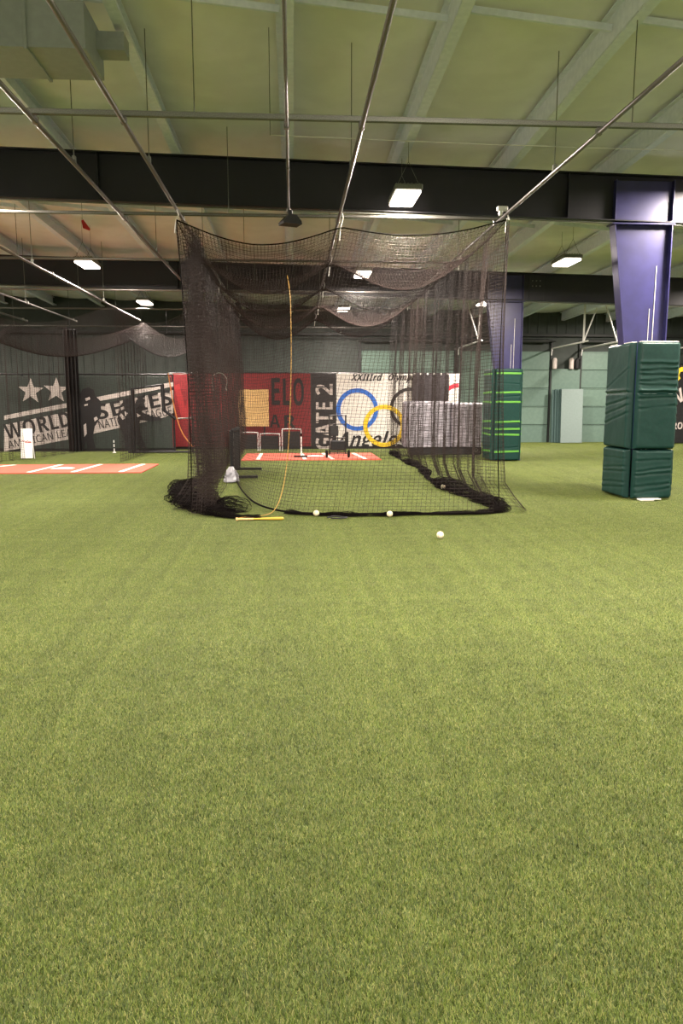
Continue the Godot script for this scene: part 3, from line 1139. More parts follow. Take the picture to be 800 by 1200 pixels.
func build_duct() -> void:
	var o := thing("air_duct", "grey rectangular sheet metal duct hung under the roof", "duct", V(-1.75, 4.42, -7.1))
	var mb := MB.new()
	mb.cbox(V(-3.5, 0.19, -0.33), V(7.0, 0.38, 0.66), 0.004)
	part("duct_body", mb, M.duct, o)
	for k in 5:
		mb = MB.new()
		mb.cbox(V(-0.5 - k * 1.4, 0.19, -0.33), V(0.03, 0.42, 0.70), 0.004)
		part("flange_joint", mb, M.duct, o)
	mb = MB.new()
	mb.cbox(V(0.12, 0.24, -0.5), V(0.26, 0.16, 0.22), 0.004)
	part("side_outlet", mb, M.duct, o)
	for k in 4:
		mb = MB.new()
		var x := -0.6 - k * 1.8
		mb.rod(V(x, 0.3, -0.33), V(x, roof(-1.75 + x, -7.4) - 4.42, -0.33), 0.006, 5)
		part("hanger_rod", mb, M.galv_dull, o)
	# red pennant caught under the roof
	var f := thing("red_tag", "small red triangular tag hanging under the roof", "tag", px(100, 266, -13.5))
	mb = MB.new()
	mb.prism(PackedVector2Array([Vector2(-0.06, 0.10), Vector2(-0.04, -0.02), Vector2(0.07, -0.06), Vector2(0.08, -0.03), Vector2(-0.03, 0.12)]), 0.012)
	part("tag_sheet", mb, M.red_vinyl, f)
	mb = MB.new()
	mb.rod(V(-0.045, 0.1, 0), V(-0.045, roof(f.position.x, -13.5) - f.position.y, 0), 0.003, 4)
	part("string", mb, M.black, f)

# ---------------------------------------------------------------- banners
func sheet(o: Node3D, called: String, a: Vector3, b: Vector3, mat: Material) -> void:
	# hung vinyl sheet between two corners on one depth
	var mb := MB.new()
	mb.cbox((a + b) / 2 - o.position, V(absf(b.x - a.x), absf(b.y - a.y), 0.008), 0.002)
	part(called, mb, mat, o)

func build_banners() -> void:
	# star banner
	var z := -21.7
	var a := px(0, 441, z)
	a.x = -8.9
	var b := px(203, 530, z)
	b.y = 0.09
	var o := thing("star_banner", "dark green wall banner with two stars and slanted WORLD SERIES lettering", "banner", V((a.x + b.x) / 2, 0.03, z))
	sheet(o, "sheet", a, b, M.mural_green)
	for s in [[36, 458.5], [66, 457.5]]:
		var ct := px(s[0], s[1], z)
		var poly := PackedVector2Array()
		for k in 10:
			var an := PI / 2 + TAU * k / 10 - 0.06
			var r := 0.36 if k % 2 == 0 else 0.145
			poly.append(Vector2(ct.x + cos(an) * r, ct.y + sin(an) * r))
		var mb := MB.new()
		mb.prism(poly, 0.004, Transform3D(Basis(), V(0, 0, z + 0.007) - o.position))
		part("star", mb, M.print_white, o)
	flat_print(o, "stripe", [[5, 487], [203, 447.5], [203, 453], [5, 492]], z, M.print_white)
	flat_print(o, "band", [[5, 498], [203, 457], [203, 484], [193, 489], [80, 515], [5, 529]], z, M.print_white)
	var zl := z + 0.009
	lettering(o, "WORLD", px(8, 515, zl), px(84, 499, zl), 0.43, M.print_black)
	lettering(o, "SERIES", px(116, 492, zl), px(203, 474, zl), 0.43, M.print_black)
	lettering(o, "AMERICAN LEAGUE,", px(11, 527, zl), px(108, 507, zl), 0.24, M.print_black, 0.0, false)
	lettering(o, "NATIONAL LEAGUE", px(117, 503, zl), px(202, 486, zl), 0.24, M.print_black, 0.0, false)
	# printed ball players
	flat_print(o, "printed_player", [[94, 462], [97, 456], [104, 454], [110, 457], [112, 464], [118, 470], [119, 484], [116, 492], [111, 500], [109, 512], [112, 524], [110, 530], [103, 530], [101, 516], [98, 530], [89, 530], [92, 514], [91, 498], [88, 482], [90, 470]], z, M.print_black, 0.012)
	flat_print(o, "printed_player", [[141, 475], [147, 468], [154, 468], [158, 473], [162, 466], [170, 468], [168, 477], [166, 483], [176, 487], [188, 489], [189, 492], [176, 494], [164, 492], [163, 500], [166, 512], [172, 526], [168, 530], [160, 520], [155, 510], [156, 522], [154, 530], [147, 530], [146, 516], [143, 506], [139, 496], [138, 486]], z, M.print_black, 0.012)
	for q in [[[100, 467], [105, 465], [106, 468], [101, 470]], [[99, 474], [103, 473], [103, 475], [99, 476]], [[98, 498], [101, 496], [102, 508], [99, 512]], [[110, 490], [113, 488], [115, 491], [111, 494]], [[141, 478], [145, 476], [146, 479], [142, 481]], [[142, 484], [147, 490], [144, 492], [140, 487]], [[146, 482], [150, 484], [147, 488]], [[160, 484], [165, 487], [161, 489]]]:
		flat_print(o, "print_highlight", q, z, M.print_white, 0.015)
	# red, black and white banners
	z = -22.4
	zl = z + 0.008
	var wall_x := func(p: float) -> float: return px(p, 480, z).x
	var yt := 2.22
	o = thing("red_banner", "deep red wall banner with black ELO lettering behind the cage", "banner", V(-1.5, 0.03, z))
	sheet(o, "sheet", V(wall_x.call(200), 0.09, z), V(wall_x.call(364), yt, z), M.banner_red)
	for q in [["E", 318, 328, 474.5, 0.78], ["L", 331.5, 341, 475, 0.78], ["O", 343.5, 356, 475.5, 0.80], ["A", 316, 328, 501, 0.38], ["R", 333, 346, 501.5, 0.38]]:
		lettering(o, q[0], px(q[1], q[3], zl), px(q[2], q[3], zl), q[4], M.print_black)
	flat_print(o, "letter_stroke", [[204, 452], [210, 450], [217, 478], [222, 460], [226, 460], [220, 492], [213, 492]], z, M.banner_bright_red)
	o = thing("gate_banner", "black wall banner with sideways white stencil GATE 2", "banner", V(0.9, 0.03, z))
	sheet(o, "sheet", V(wall_x.call(364.3), 0.09, z), V(wall_x.call(393.7), yt, z), M.banner_black)
	lettering(o, "GATE", px(389.5, 527, zl), px(389.5, 471, zl), 0.50, M.print_white, 0.0, true, Vector3.LEFT)
	lettering(o, "2", px(389.5, 463, zl), px(389.5, 450, zl), 0.50, M.print_white, 0.0, true, Vector3.LEFT)
	var bars := MB.new()
	for k in 6:
		var p := px(380, 521 - k * 13.5, zl + 0.006)
		bars.box(p - o.position, V(0.56, 0.035, 0.004))
	part("stencil_gap", bars, M.banner_black, o)
	o = thing("rings_banner", "white wall banner with interlocking coloured rings and italic Angeles lettering", "banner", V(3.1, 0.03, z))
	sheet(o, "sheet", V(wall_x.call(394), 0.09, z), V(wall_x.call(538), yt, z), M.banner_white)
	var rp := px(418.5, 480, zl)
	ring(o, "blue_ring", rp, 0.50, 0.625, M.ring_blue)
	ring(o, "yellow_ring", px(450, 499, zl) + V(0, 0, 0.004), 0.50, 0.625, M.ring_yellow)
	ring(o, "black_ring", px(480, 478, zl) + V(0, 0, 0.002), 0.50, 0.60, M.ring_black)
	ring(o, "green_ring", px(508, 499, zl) + V(0, 0, 0.004), 0.50, 0.625, M.ring_green)
	ring(o, "red_ring", px(537, 474, zl), 0.50, 0.625, M.ring_red, PI / 2, PI * 1.5)
	lettering(o, "XXIIIrd", px(412, 446.5, zl), px(447, 446.5, zl), 0.22, M.print_black, 0.3)
	lettering(o, "Olympiad", px(455, 448.5, zl), px(494, 448.5, zl), 0.27, M.print_black, 0.3)
	lettering(o, "Angeles", px(396, 529, zl), px(475, 529, zl), 0.60, M.print_black, 0.3)
	var tp := thing("dark_tarp", "dark tarp with white grommets hung over the rings banner", "tarp", V(4.07, 1.36, z + 0.03))
	var ta := px(483, 437, z + 0.03)
	var tb := px(525.5, 472, z + 0.03)
	var P := []
	for r in 15:
		var row := PackedVector3Array()
		for q in 31:
			var u := q / 30.0
			var v := r / 14.0
			row.append(V(lerpf(ta.x, tb.x, u), lerpf(ta.y, tb.y, v), z + 0.045 + 0.012 * sin(u * 30.0 + v)) - tp.position)
		P.append(row)
	var mb := MB.new()
	mb.grid(P)
	part("tarp_sheet", mb, M.tarp_dark, tp)
	for k in 6:
		mb = MB.new()
		mb.lathe([Vector2(0.012, 0), Vector2(0.03, 0.0), Vector2(0.03, 0.012), Vector2(0.012, 0.012)], Transform3D(Basis(Vector3.RIGHT, PI / 2), V(lerpf(ta.x + 0.05, tb.x - 0.05, k / 5.0), ta.y - 0.03, z + 0.055) - tp.position), 10)
		part("grommet", mb, M.white, tp)
	# banner rail along the top and skirting along the foot
	for q in [[-8.9, px(203, 480, -21.7).x, -21.73, 2.16, "dark rail carrying the star banner"], [px(200, 480, z).x, px(538, 480, z).x, z - 0.03, 2.23, "dark rail carrying the red, black and white banners"]]:
		var rl := thing("banner_rail", q[4], "rail", V(q[0], 0, q[2]))
		mb = MB.new()
		mb.rod(V(0, q[3], 0), V(q[1] - q[0], q[3], 0), 0.022, 8)
		part("rail", mb, M.black_metal, rl)
		var n := int((q[1] - q[0]) / 1.7) + 1
		for k in n + 1:
			mb = MB.new()
			var x: float = (q[1] - q[0]) * k / n
			mb.box(V(x, q[3] / 2, -0.03), V(0.05, q[3], 0.05))
			part("post", mb, M.black_metal, rl)
		mb = MB.new()
		mb.cbox(V((q[1] - q[0]) / 2, 0.05, -0.01), V(q[1] - q[0], 0.1, 0.02), 0.004)
		part("foot_board", mb, M.black, rl)
	# black curtain fold between the banner bays
	var ctn := thing("black_curtain", "narrow black curtain hanging beside the first printed ball player", "curtain", px(86, 470, -21.3) * V(1, 0, 1))
	P = []
	for r in 10:
		var row := PackedVector3Array()
		for q in 41:
			var u := q / 40.0
			row.append(V(-0.19 + 0.38 * u, lerpf(3.35, 0.03, r / 9.0), 0.05 * sin(u * 26.0)))
		P.append(row)
	mb = MB.new()
	mb.grid(P)
	part("drape", mb, M.black, ctn)
	mb = MB.new()
	mb.rod(V(-0.3, 3.37, 0), V(0.3, 3.37, 0), 0.016, 8)
	mb.rod(V(0, 3.37, 0), V(0, roof(-6, -21.3), 0), 0.006, 5)
	part("hanging_rail", mb, M.black_metal, ctn)
	# banner at the far end by the doors
	z = -24.4
	o = thing("yellow_corner_banner", "black banner with yellow corner and white lettering behind the near column", "banner", V(13.3, 0.04, z))
	sheet(o, "sheet", V(12.15, 0.04, z), V(15.4, 2.6, z), M.banner_black)
	flat_print(o, "yellow_patch", [[786, 455], [788, 436], [798, 430], [815, 430], [815, 436], [800, 440]], z, M.yellow_print)
	flat_print(o, "patch_mark", [[795, 440], [797, 436], [800, 435], [803, 437], [801, 441], [797, 443]], z, M.print_black, 0.01)
	lettering(o, "W", px(788, 478, z + 0.01), px(804, 467, z + 0.01), 0.42, M.print_white, 0.15)
	lettering(o, "RON", px(788, 503, z + 0.01), px(806, 503, z + 0.01), 0.23, M.print_white)
	mb = MB.new()
	mb.rod(V(-1.2, 2.58, -0.03), V(2.1, 2.58, -0.03), 0.02, 8)
	for x in [-1.1, 0.5, 2.0]:
		mb.box(V(x, 1.27, -0.04), V(0.05, 2.62, 0.05))
	part("stand", mb, M.black_metal, o)

# ---------------------------------------------------------------- things on the turf
func batting_mat(label: String, x0: float, x1: float, z0: float, z1: float, lines: Array, plate: Vector3) -> void:
	var o := thing("batting_mat", label, "mat", V((x0 + x1) / 2, 0.0, (z0 + z1) / 2))
	var mb := MB.new()
	mb.cbox(V(0, 0.0165, 0), V(x1 - x0, 0.033, absf(z1 - z0)), 0.006)
	part("mat_base", mb, M.mat_clay, o)
	for l in lines:
		mb = MB.new()
		var a: Vector3 = l[0]
		var b: Vector3 = l[1]
		var d := (b - a)
		mb.box((a + b) / 2 + V(0, 0.0345, 0) - o.position, V(d.length(), 0.005, 0.09), Basis(Vector3.UP, atan2(-d.z, d.x)))
		part("chalk_line", mb, M.line_white, o)
	if plate != Vector3.ZERO:
		mb = MB.new()
		mb.prism(PackedVector2Array([Vector2(-0.215, 0.0), Vector2(0.215, 0), Vector2(0.215, 0.21), Vector2(0, 0.43), Vector2(-0.215, 0.21)]), 0.006, Transform3D(Basis(Vector3.RIGHT, -PI / 2), plate + V(0, 0.036, 0.2) - o.position))
		part("home_plate", mb, M.line_white, o)

func build_turf_things() -> void:
	var G := func(x: float, y: float) -> Vector3: return ground(x, y)
	batting_mat("orange clay batting mat in front of the star banner", -7.6, -3.0, -17.0, -15.0, [[V(-6.9, 0, -15.1), V(-6.1, 0, -16.9)], [V(-5.2, 0, -15.1), V(-5.1, 0, -16.9)], [V(-4.35, 0, -15.1), V(-4.25, 0, -16.9)], [V(-3.42, 0, -15.1), V(-3.32, 0, -16.9)]], V(-4.78, 0, -16.0))
	batting_mat("orange clay batting mat inside the back of the cage", -1.25, 2.12, -20.3, -18.0, [[V(-0.85, 0, -18.1), V(-0.85, 0, -20.2)], [V(0.28, 0, -18.1), V(0.22, 0, -20.2)], [V(0.95, 0, -18.1), V(0.8, 0, -20.2)], [V(1.75, 0, -18.1), V(1.6, 0, -20.2)]], V(0.55, 0, -19.2))
	# baseballs
	var balls := [[515.5, 633, "baseball lying alone on the turf before the cage mouth"], [370.5, 606.5, "baseball against the front hem of the net beside the small black strap"], [456.5, 607.5, "baseball against the front hem of the net below the rings banner"], [519, 574.5, "baseball inside the cage against the piled side net"]]
	for b in balls:
		var p: Vector3 = G.call(b[0], b[1])
		var o := thing("baseball", b[2], "ball", V(p.x, 0.018, p.z), "baseballs")
		var mb := MB.new()
		mb.sphere(V(0, 0.037, 0), 0.037, Vector3.ONE, 20)
		var leather := part("leather", mb, M.ball, o)
		for s in [-1, 1]:
			mb = MB.new()
			var pts := PackedVector3Array()
			for k in 25:
				var an := TAU * k / 24
				var d := V(0.55 * s * (1.0 + 0.35 * cos(2 * an)), sin(an), cos(an)).normalized()
				pts.append(V(0, 0.037, 0) + d * 0.0372)
			mb.tube(pts, 0.0011, 4, false)
			part("stitching", mb, M.stitch, leather)
	# yellow cord hanging down inside the mouth of the cage
	var c := thing("hanging_rope", "long thin yellow rope hanging from the cage roof and trailing on the turf", "rope")
	var mb := MB.new()
	mb.tube(smooth_path([V(-0.06, cage_top(-0.06, -10.6), -10.6), V(-0.02, 2.7, -10.2), V(-0.02, 1.8, -10.0), V(-0.06, 0.9, -9.8), V(-0.13, 0.35, -9.55), V(-0.24, 0.08, -9.3), V(-0.4, 0.035, -9.1), V(-0.56, 0.04, -9.0), V(-0.68, 0.03, -8.95)], 8), 0.0048, 6)
	part("strand", mb, M.cord_yellow, c)
	# yellow bat on the ground
	var bp: Vector3 = G.call(303, 611)
	var bt := thing("yellow_bat", "yellow training bat with pale grip lying on the turf at the cage mouth", "bat", V(bp.x, 0.03, bp.z))
	var bx := Transform3D(Basis(Vector3.UP, 0.05) * Basis(Vector3.BACK, -PI / 2), Vector3.ZERO)
	mb = MB.new()
	mb.lathe([Vector2(0.010, -0.06), Vector2(0.014, 0.06), Vector2(0.019, 0.2), Vector2(0.02, 0.27), Vector2(0.015, 0.295), Vector2(0, 0.3)], bx, 14)
	part("barrel", mb, M.bat_yellow, bt)
	mb = MB.new()
	mb.lathe([Vector2(0, -0.27), Vector2(0.02, -0.268), Vector2(0.02, -0.25), Vector2(0.0125, -0.24), Vector2(0.0135, -0.06)], bx, 12)
	part("grip", mb, M.ply, bt)
	# small black strap at the hem
	var sp: Vector3 = G.call(397, 610)
	var st := thing("black_strap", "small black looped strap lying at the front hem of the cage", "strap", V(sp.x, 0.04, sp.z))
	mb = MB.new()
	mb.tube(smooth_path([V(-0.14, 0, 0.02), V(-0.05, 0.01, -0.03), V(0.06, 0.0, 0.0), V(0.09, 0.005, 0.07), V(0.0, 0.0, 0.09), V(-0.1, 0, 0.06)], 6), 0.009, 6)
	part("strap", mb, M.black, st)
	# low screen on two black feet inside the cage
	var sc := thing("practice_screen", "low black screen on two long feet by the gathered cage net", "screen", V(-1.0, 0.03, -14.4))
	for z in [-0.85, 0.8]:
		mb = MB.new()
		mb.cbox(V(0.05, 0.035, z), V(0.62, 0.05, 0.07), 0.012)
		part("foot", mb, M.black_metal, sc)
		mb = MB.new()
		mb.cbox(V(-0.1, 0.45, z), V(0.07, 0.86, 0.07), 0.015)
		part("post", mb, M.black_metal, sc)
	mb = MB.new()
	mb.rod(V(-0.1, 0.85, -0.85), V(-0.1, 0.85, 0.8), 0.04, 10)
	part("top_rail", mb, M.rubber, sc)
	mb = MB.new()
	mb.cbox(V(-0.1, 0.45, 0), V(0.02, 0.74, 1.6), 0.006)
	part("panel", mb, M.rubber, sc)
	# crumpled plastic bag at its foot
	var bg := thing("plastic_bag", "crumpled silvery plastic bag at the foot of the low black screen", "bag", V(-1.08, 0.02, -13.15))
	var P := []
	for r in 15:
		var row := PackedVector3Array()
		var v := r / 14.0
		for q in 25:
			var an := TAU * (q % 24) / 24
			var rad := 0.13 * sqrt(maxf(0.0, 1.0 - v * 0.92)) * (1.0 + 0.5 * nz.get_noise_3d(cos(an) * 90, sin(an) * 90, v * 160))
			row.append(V(cos(an) * rad, 0.01 + v * 0.26, sin(an) * rad))
		P.append(row)
	mb = MB.new()
	mb.grid(P)
	part("bag", mb, M.plastic, bg)
	# white rope coil in the gathered net
	var rc := thing("rope_coil", "pale rope loop hung high in the gathered corner net", "rope", V(-1.14, 1.7, -12.0))
	mb = MB.new()
	mb.tube(smooth_path([V(-0.10, -0.12, 0), V(-0.11, 0.06, 0.02), V(-0.06, 0.14, 0), V(0.03, 0.15, 0.02), V(0.10, 0.09, 0), V(0.12, 0.02, 0.02), V(0.10, -0.07, 0), V(0.11, -0.12, 0.02)], 6), 0.0045, 6)
	part("rope", mb, M.galv_dull, rc)
	# plywood square
	var pw := thing("plywood_square", "pale plywood square standing against the red banner", "panel", V(-1.12, 0.03, -21.9))
	mb = MB.new()
	var pa := px(279, 456.5, -21.9)
	var pb := px(315, 499.5, -21.9)
	mb.cbox((pa + pb) / 2 - pw.position, V(pb.x - pa.x, pa.y - pb.y, 0.02), 0.003)
	part("board", mb, M.ply, pw)
	for s in [-1, 1]:
		mb = MB.new()
		mb.box(V(s * 0.3 + (pa.x + pb.x) / 2 + 1.12, 0.7, -0.03), V(0.05, 1.4, 0.04))
		part("leg", mb, M.black_metal, pw)
	# low white tube frames
	for f in [[277, 302, 507, "low white tube frame under the plywood square"], [304.5, 327.5, 508.5, "middle one of three low white tube frames before the red banner"], [330.5, 352.5, 503, "tallest low white tube frame before the red banner, below the AR lettering"]]:
		var za := -21.4
		var l := px(f[0], f[2], za)
		var r := px(f[1], f[2], za)
		var o := thing("tube_frame", f[3], "frame", V((l.x + r.x) / 2, 0.03, za), "low white tube frames")
		var h: float = l.y - 0.03
		var w: float = (r.x - l.x) / 2
		mb = MB.new()
		mb.tube(smooth_path([V(-w, 0, 0), V(-w, h - 0.06, 0), V(-w + 0.05, h, 0), V(w - 0.05, h, 0), V(w, h - 0.06, 0), V(w, 0, 0)], 5), 0.014, 8)
		part("hoop", mb, M.white_tube, o)
		for s in [-1, 1]:
			mb = MB.new()
			mb.rod(V(s * w, 0.012, -0.16), V(s * w, 0.012, 0.16), 0.014, 8)
			part("foot", mb, M.white_tube, o)
		mb = MB.new()
		mb.cbox(V(0, h * 0.5, -0.02), V(w * 1.8, h * 0.8, 0.008), 0.002)
		part("mesh_panel", mb, M.banner_black, o)
	# long thin white rail joining the last frame and the cart side
	var tee := thing("batting_tee", "slim batting tee with black base on the cage mat", "batting tee", G.call(353, 537) + V(0, 0.04, 0))
	mb = MB.new()
	mb.cbox(V(-0.02, 0.012, 0), V(0.34, 0.025, 0.24), 0.008)
	part("base", mb, M.rubber, tee)
	mb = MB.new()
	mb.rod(V(0, 0.02, 0), V(0, 0.5, 0), 0.016, 10)
	part("tube", mb, M.white_tube, tee)
	mb = MB.new()
	mb.lathe([Vector2(0.014, 0.48), Vector2(0.016, 0.54), Vector2(0.03, 0.58), Vector2(0.026, 0.582), Vector2(0.008, 0.55)], Transform3D(), 12)
	part("cup", mb, M.rubber, tee)
	# ball cart
	var cp: Vector3 = G.call(395.5, 538)
	var ct := thing("ball_cart", "tall black wheeled cart on the cage mat before the rings banner", "cart", V(cp.x, 0.04, cp.z))
	var hw := 0.2
	for s in [-1, 1]:
		mb = MB.new()
		mb.rod(V(s * hw, 0.1, 0), V(s * hw, 1.04, -0.02), 0.017, 8)
		part("upright", mb, M.black_metal, ct)
		mb = MB.new()
		mb.lathe([Vector2(0, -0.03), Vector2(0.07, -0.03), Vector2(0.095, -0.018), Vector2(0.095, 0.018), Vector2(0.07, 0.03), Vector2(0, 0.03)], Transform3D(Basis(Vector3.BACK, PI / 2), V(s * 0.27, 0.095, 0.05)), 18)
		part("wheel", mb, M.rubber, ct)
	for y in [0.13, 0.48, 0.82, 1.03]:
		mb = MB.new()
		mb.rod(V(-hw, y, 0), V(hw, y, 0), 0.013, 8)
		part("cross_bar", mb, M.black_metal, ct)
	mb = MB.new()
	mb.rod(V(-0.27, 0.095, 0.05), V(0.27, 0.095, 0.05), 0.01, 8)
	part("axle", mb, M.black_metal, ct)
	mb = MB.new()
	for k in 2:
		mb.rod(V(-hw, 0.13, 0.02), V(hw, 0.48, 0.02), 0.008, 6) if k == 0 else mb.rod(V(hw, 0.13, 0.02), V(-hw, 0.48, 0.02), 0.008, 6)
	part("brace", mb, M.black_metal, ct)
	mb = MB.new()
	mb.cbox(V(-0.085, 0.66, 0.03), V(0.2, 0.26, 0.05), 0.01)
	part("control_box", mb, M.black, ct)
	mb = MB.new()
	mb.cbox(V(0, 0.3, 0.1), V(0.36, 0.24, 0.2), 0.02)
	part("ball_tray", mb, M.black_metal, ct)
	mb = MB.new()
	mb.rod(V(0, 0.1, -0.01), V(0, 0.5, -0.01), 0.012, 6)
	part("center_post", mb, M.black_metal, ct)
	# tarp covered machine outside the cage
	var mz := -18.95
	var l := px(473, 471, mz)
	var r := px(565, 471, mz)
	var mid := px(528, 471, mz).x
	var mc := thing("covered_machine", "silver tarp covered machine on a long black wheeled base beside the cage", "machine", V((l.x + r.x) / 2, 0.0, mz))
	var ox := mc.position.x
	mb = MB.new()
	var ba := px(479, 525, mz)
	mb.cbox(V((ba.x + r.x) / 2 - ox, 0.175, 0), V(r.x - ba.x, 0.21, 0.16), 0.02)
	part("base_beam", mb, M.black, mc)
	for s in [ba.x + 0.12, r.x - 0.12]:
		mb = MB.new()
		mb.lathe([Vector2(0, -0.03), Vector2(0.05, -0.03), Vector2(0.07, -0.015), Vector2(0.07, 0.015), Vector2(0.05, 0.03), Vector2(0, 0.03)], Transform3D(Basis(Vector3.RIGHT, PI / 2), V(s - ox, 0.1, -0.25)), 16)
		part("wheel", mb, M.rubber, mc)
		mb = MB.new()
		mb.box(V(s - ox, 0.2, -0.16), V(0.05, 0.16, 0.24))
		part("caster_bracket", mb, M.black_metal, mc)
	mb = MB.new()
	mb.lathe([Vector2(0.02, 0), Vector2(0.055, 0.0), Vector2(0.055, 0.012), Vector2(0.02, 0.012)], Transform3D(Basis(Vector3.RIGHT, PI / 2), V(r.x - 0.15 - ox, 0.19, 0.082)), 14)
	part("emblem", mb, M.galv, mc)
	for q in [[l.x, mid, 1.42, M.silver, "silver_tarp", 0.0], [mid, r.x, 1.38, M.silver_dull, "grey_tarp", 2.0]]:
		P = []
		for a in 33:
			var row := PackedVector3Array()
			var v := a / 32.0
			for b in 41:
				var u := b / 40.0
				var e := minf(minf(u, 1.0 - u) * 14.0, minf(1.0, v * 14.0))
				var zz := 0.12 * sqrt(maxf(0.0, 1.0 - pow(1.0 - minf(e, 1.0), 2)))
				zz += 0.045 * nz.get_noise_3d(u * 130.0, v * 60.0, 9.0 + q[5] * 40.0) + 0.035 * nz.get_noise_3d(u * 420.0, v * 400.0, 30.0)
				zz += 0.012 * sin(u * 46.0 + 2.0 * sin(v * 6.0))
				row.append(V(lerpf(q[0], q[1], u) - ox, lerpf(q[2], 0.27, v), zz))
			P.append(row)
		mb = MB.new()
		mb.grid(P)
		mb.cbox(V((q[0] + q[1]) / 2 - ox, (q[2] + 0.27) / 2 - 0.01, -0.2), V(q[1] - q[0] - 0.02, q[2] - 0.29, 0.42), 0.03)
		part(q[4], mb, q[3], mc)
	# white sign board on the turf by the star banner
	var sb: Vector3 = G.call(32.5, 539)
	var sg := thing("small_sign", "small white sign board with red script before the star banner", "sign", V(sb.x, 0.02, sb.z))
	mb = MB.new()
	mb.cbox(V(0, 0.38, 0), V(0.28, 0.72, 0.015), 0.003, Basis(Vector3.RIGHT, -0.12))
	part("board", mb, M.white, sg)
	mb = MB.new()
	var wv := PackedVector3Array()
	for k in 22:
		wv.append(V(-0.1 + k * 0.0095, 0.43 + 0.022 * sin(k * 1.5) + 0.01 * sin(k * 0.6), 0.005))
	mb.tube(wv, 0.006, 5)
	mb.rod(V(-0.02, 0.40, 0.008), V(0.11, 0.405, 0.008), 0.007, 5)
	part("red_script", mb, M.print_red, sg)
	mb = MB.new()
	mb.rod(V(-0.1, 0.0, -0.2), V(-0.1, 0.7, -0.06), 0.01, 6)
	mb.rod(V(0.1, 0.0, -0.2), V(0.1, 0.7, -0.06), 0.01, 6)
	part("back_leg", mb, M.white_tube, sg)
	# marker post
	var mp: Vector3 = G.call(134, 531.5)
	var mk := thing("marker_post", "short white banded marker post before the star banner", "post", V(mp.x, 0.02, mp.z))
	mb = MB.new()
	mb.lathe([Vector2(0, 0), Vector2(0.05, 0), Vector2(0.045, 0.02), Vector2(0.016, 0.03), Vector2(0.016, 0.34), Vector2(0, 0.345)], Transform3D(), 12)
	part("post", mb, M.white_tube, mk)
	for y in [0.12, 0.24]:
		mb = MB.new()
		mb.lathe([Vector2(0.0175, y), Vector2(0.0175, y + 0.04)], Transform3D(), 12)
		part("band", mb, M.black, mk)
	# black hitting frame with swing arm
	var zf := -20.6
	var hf := thing("hitting_frame", "black steel hitting frame with angled arm before the SERIES lettering", "frame", px(156, 500, zf) * V(1, 0, 1) + V(0, 0.03, 0))
	var rel := func(x: float, y: float) -> Vector3: return px(x, y, zf) - hf.position
	var foot: Vector3 = rel.call(157, 531)
	foot.y = 0.0
	mb = MB.new()
	mb.tube(PackedVector3Array([foot, rel.call(155, 455)]), 0.055, 10)
	part("post", mb, M.black_metal, hf)
	mb = MB.new()
	mb.tube(PackedVector3Array([rel.call(155, 456), rel.call(190, 451)]), 0.03, 8)
	part("cross_bar", mb, M.black_metal, hf)
	mb = MB.new()
	mb.tube(PackedVector3Array([rel.call(190, 450), rel.call(192, 481)]), 0.05, 8)
	part("drop_post", mb, M.black_metal, hf)
	mb = MB.new()
	mb.tube(PackedVector3Array([rel.call(191, 480), rel.call(206, 491)]), 0.04, 8)
	part("angled_arm", mb, M.black_metal, hf)
	mb = MB.new()
	mb.tube(PackedVector3Array([rel.call(206, 490.5), rel.call(226, 490)]), 0.022, 8)
	part("pale_bar", mb, M.galv, hf)
	mb = MB.new()
	mb.tube(PackedVector3Array([rel.call(155, 457), rel.call(164, 456), rel.call(176, 454)]), 0.018, 6)
	part("pale_tape", mb, M.white, hf)
	var fe: Vector3 = rel.call(226, 531)
	mb = MB.new()
	mb.cbox(V(fe.x / 2, 0.03, 0), V(fe.x + 0.3, 0.05, 0.06), 0.01)
	part("floor_rail", mb, M.black_metal, hf)
	mb = MB.new()
	mb.tube(PackedVector3Array([rel.call(226, 490), V(fe.x, 0.03, 0)]), 0.03, 8)
	part("end_post", mb, M.black_metal, hf)
	# orange rope edged net panel
	var on := thing("rope_edged_net", "dark net panel edged with orange rope in front of the red banner", "net", px(210, 480, -20.2) * V(1, 0, 1))
	var orel := func(x: float, y: float) -> Vector3: return px(x, y, -20.2) - on.position
	mb = MB.new()
	var edge := smooth_path([orel.call(197, 437), orel.call(201, 462), orel.call(207, 489), orel.call(214, 508), orel.call(226, 524)], 6)
	mb.tube(edge, 0.016, 6)
	part("orange_rope", mb, M.cord_orange, on)
	mb = MB.new()
	mb.tube(smooth_path([orel.call(197, 437), orel.call(212, 438.5), orel.call(232, 436)], 6), 0.012, 6)
	part("top_rope", mb, M.white_tube, on)
	mb = MB.new()
	var hp: Vector3 = orel.call(197, 437)
	mb.rod(hp, V(hp.x, 3.78, 0), 0.006, 5)
	part("hanging_cord", mb, M.black, on)
	P = []
	for k in edge.size():
		var e: Vector3 = edge[k]
		var row := PackedVector3Array()
		var end: Vector3 = orel.call(234, 437 + 87.0 * k / (edge.size() - 1))
		for q in 18:
			row.append(e.lerp(end, q / 17.0))
		P.append(row)
	part("mesh", net_from(P, 0.0016, 1, 1), M.net, on)
	# leaning insulation boards by the doors
	var boards := [[646, 650.5, 1.78, 0], [649.5, 653.5, 1.80, 1], [652.5, 656, 1.79, 2], [655.5, 659.5, 1.81, 3], [657, 682, 1.80, 4]]
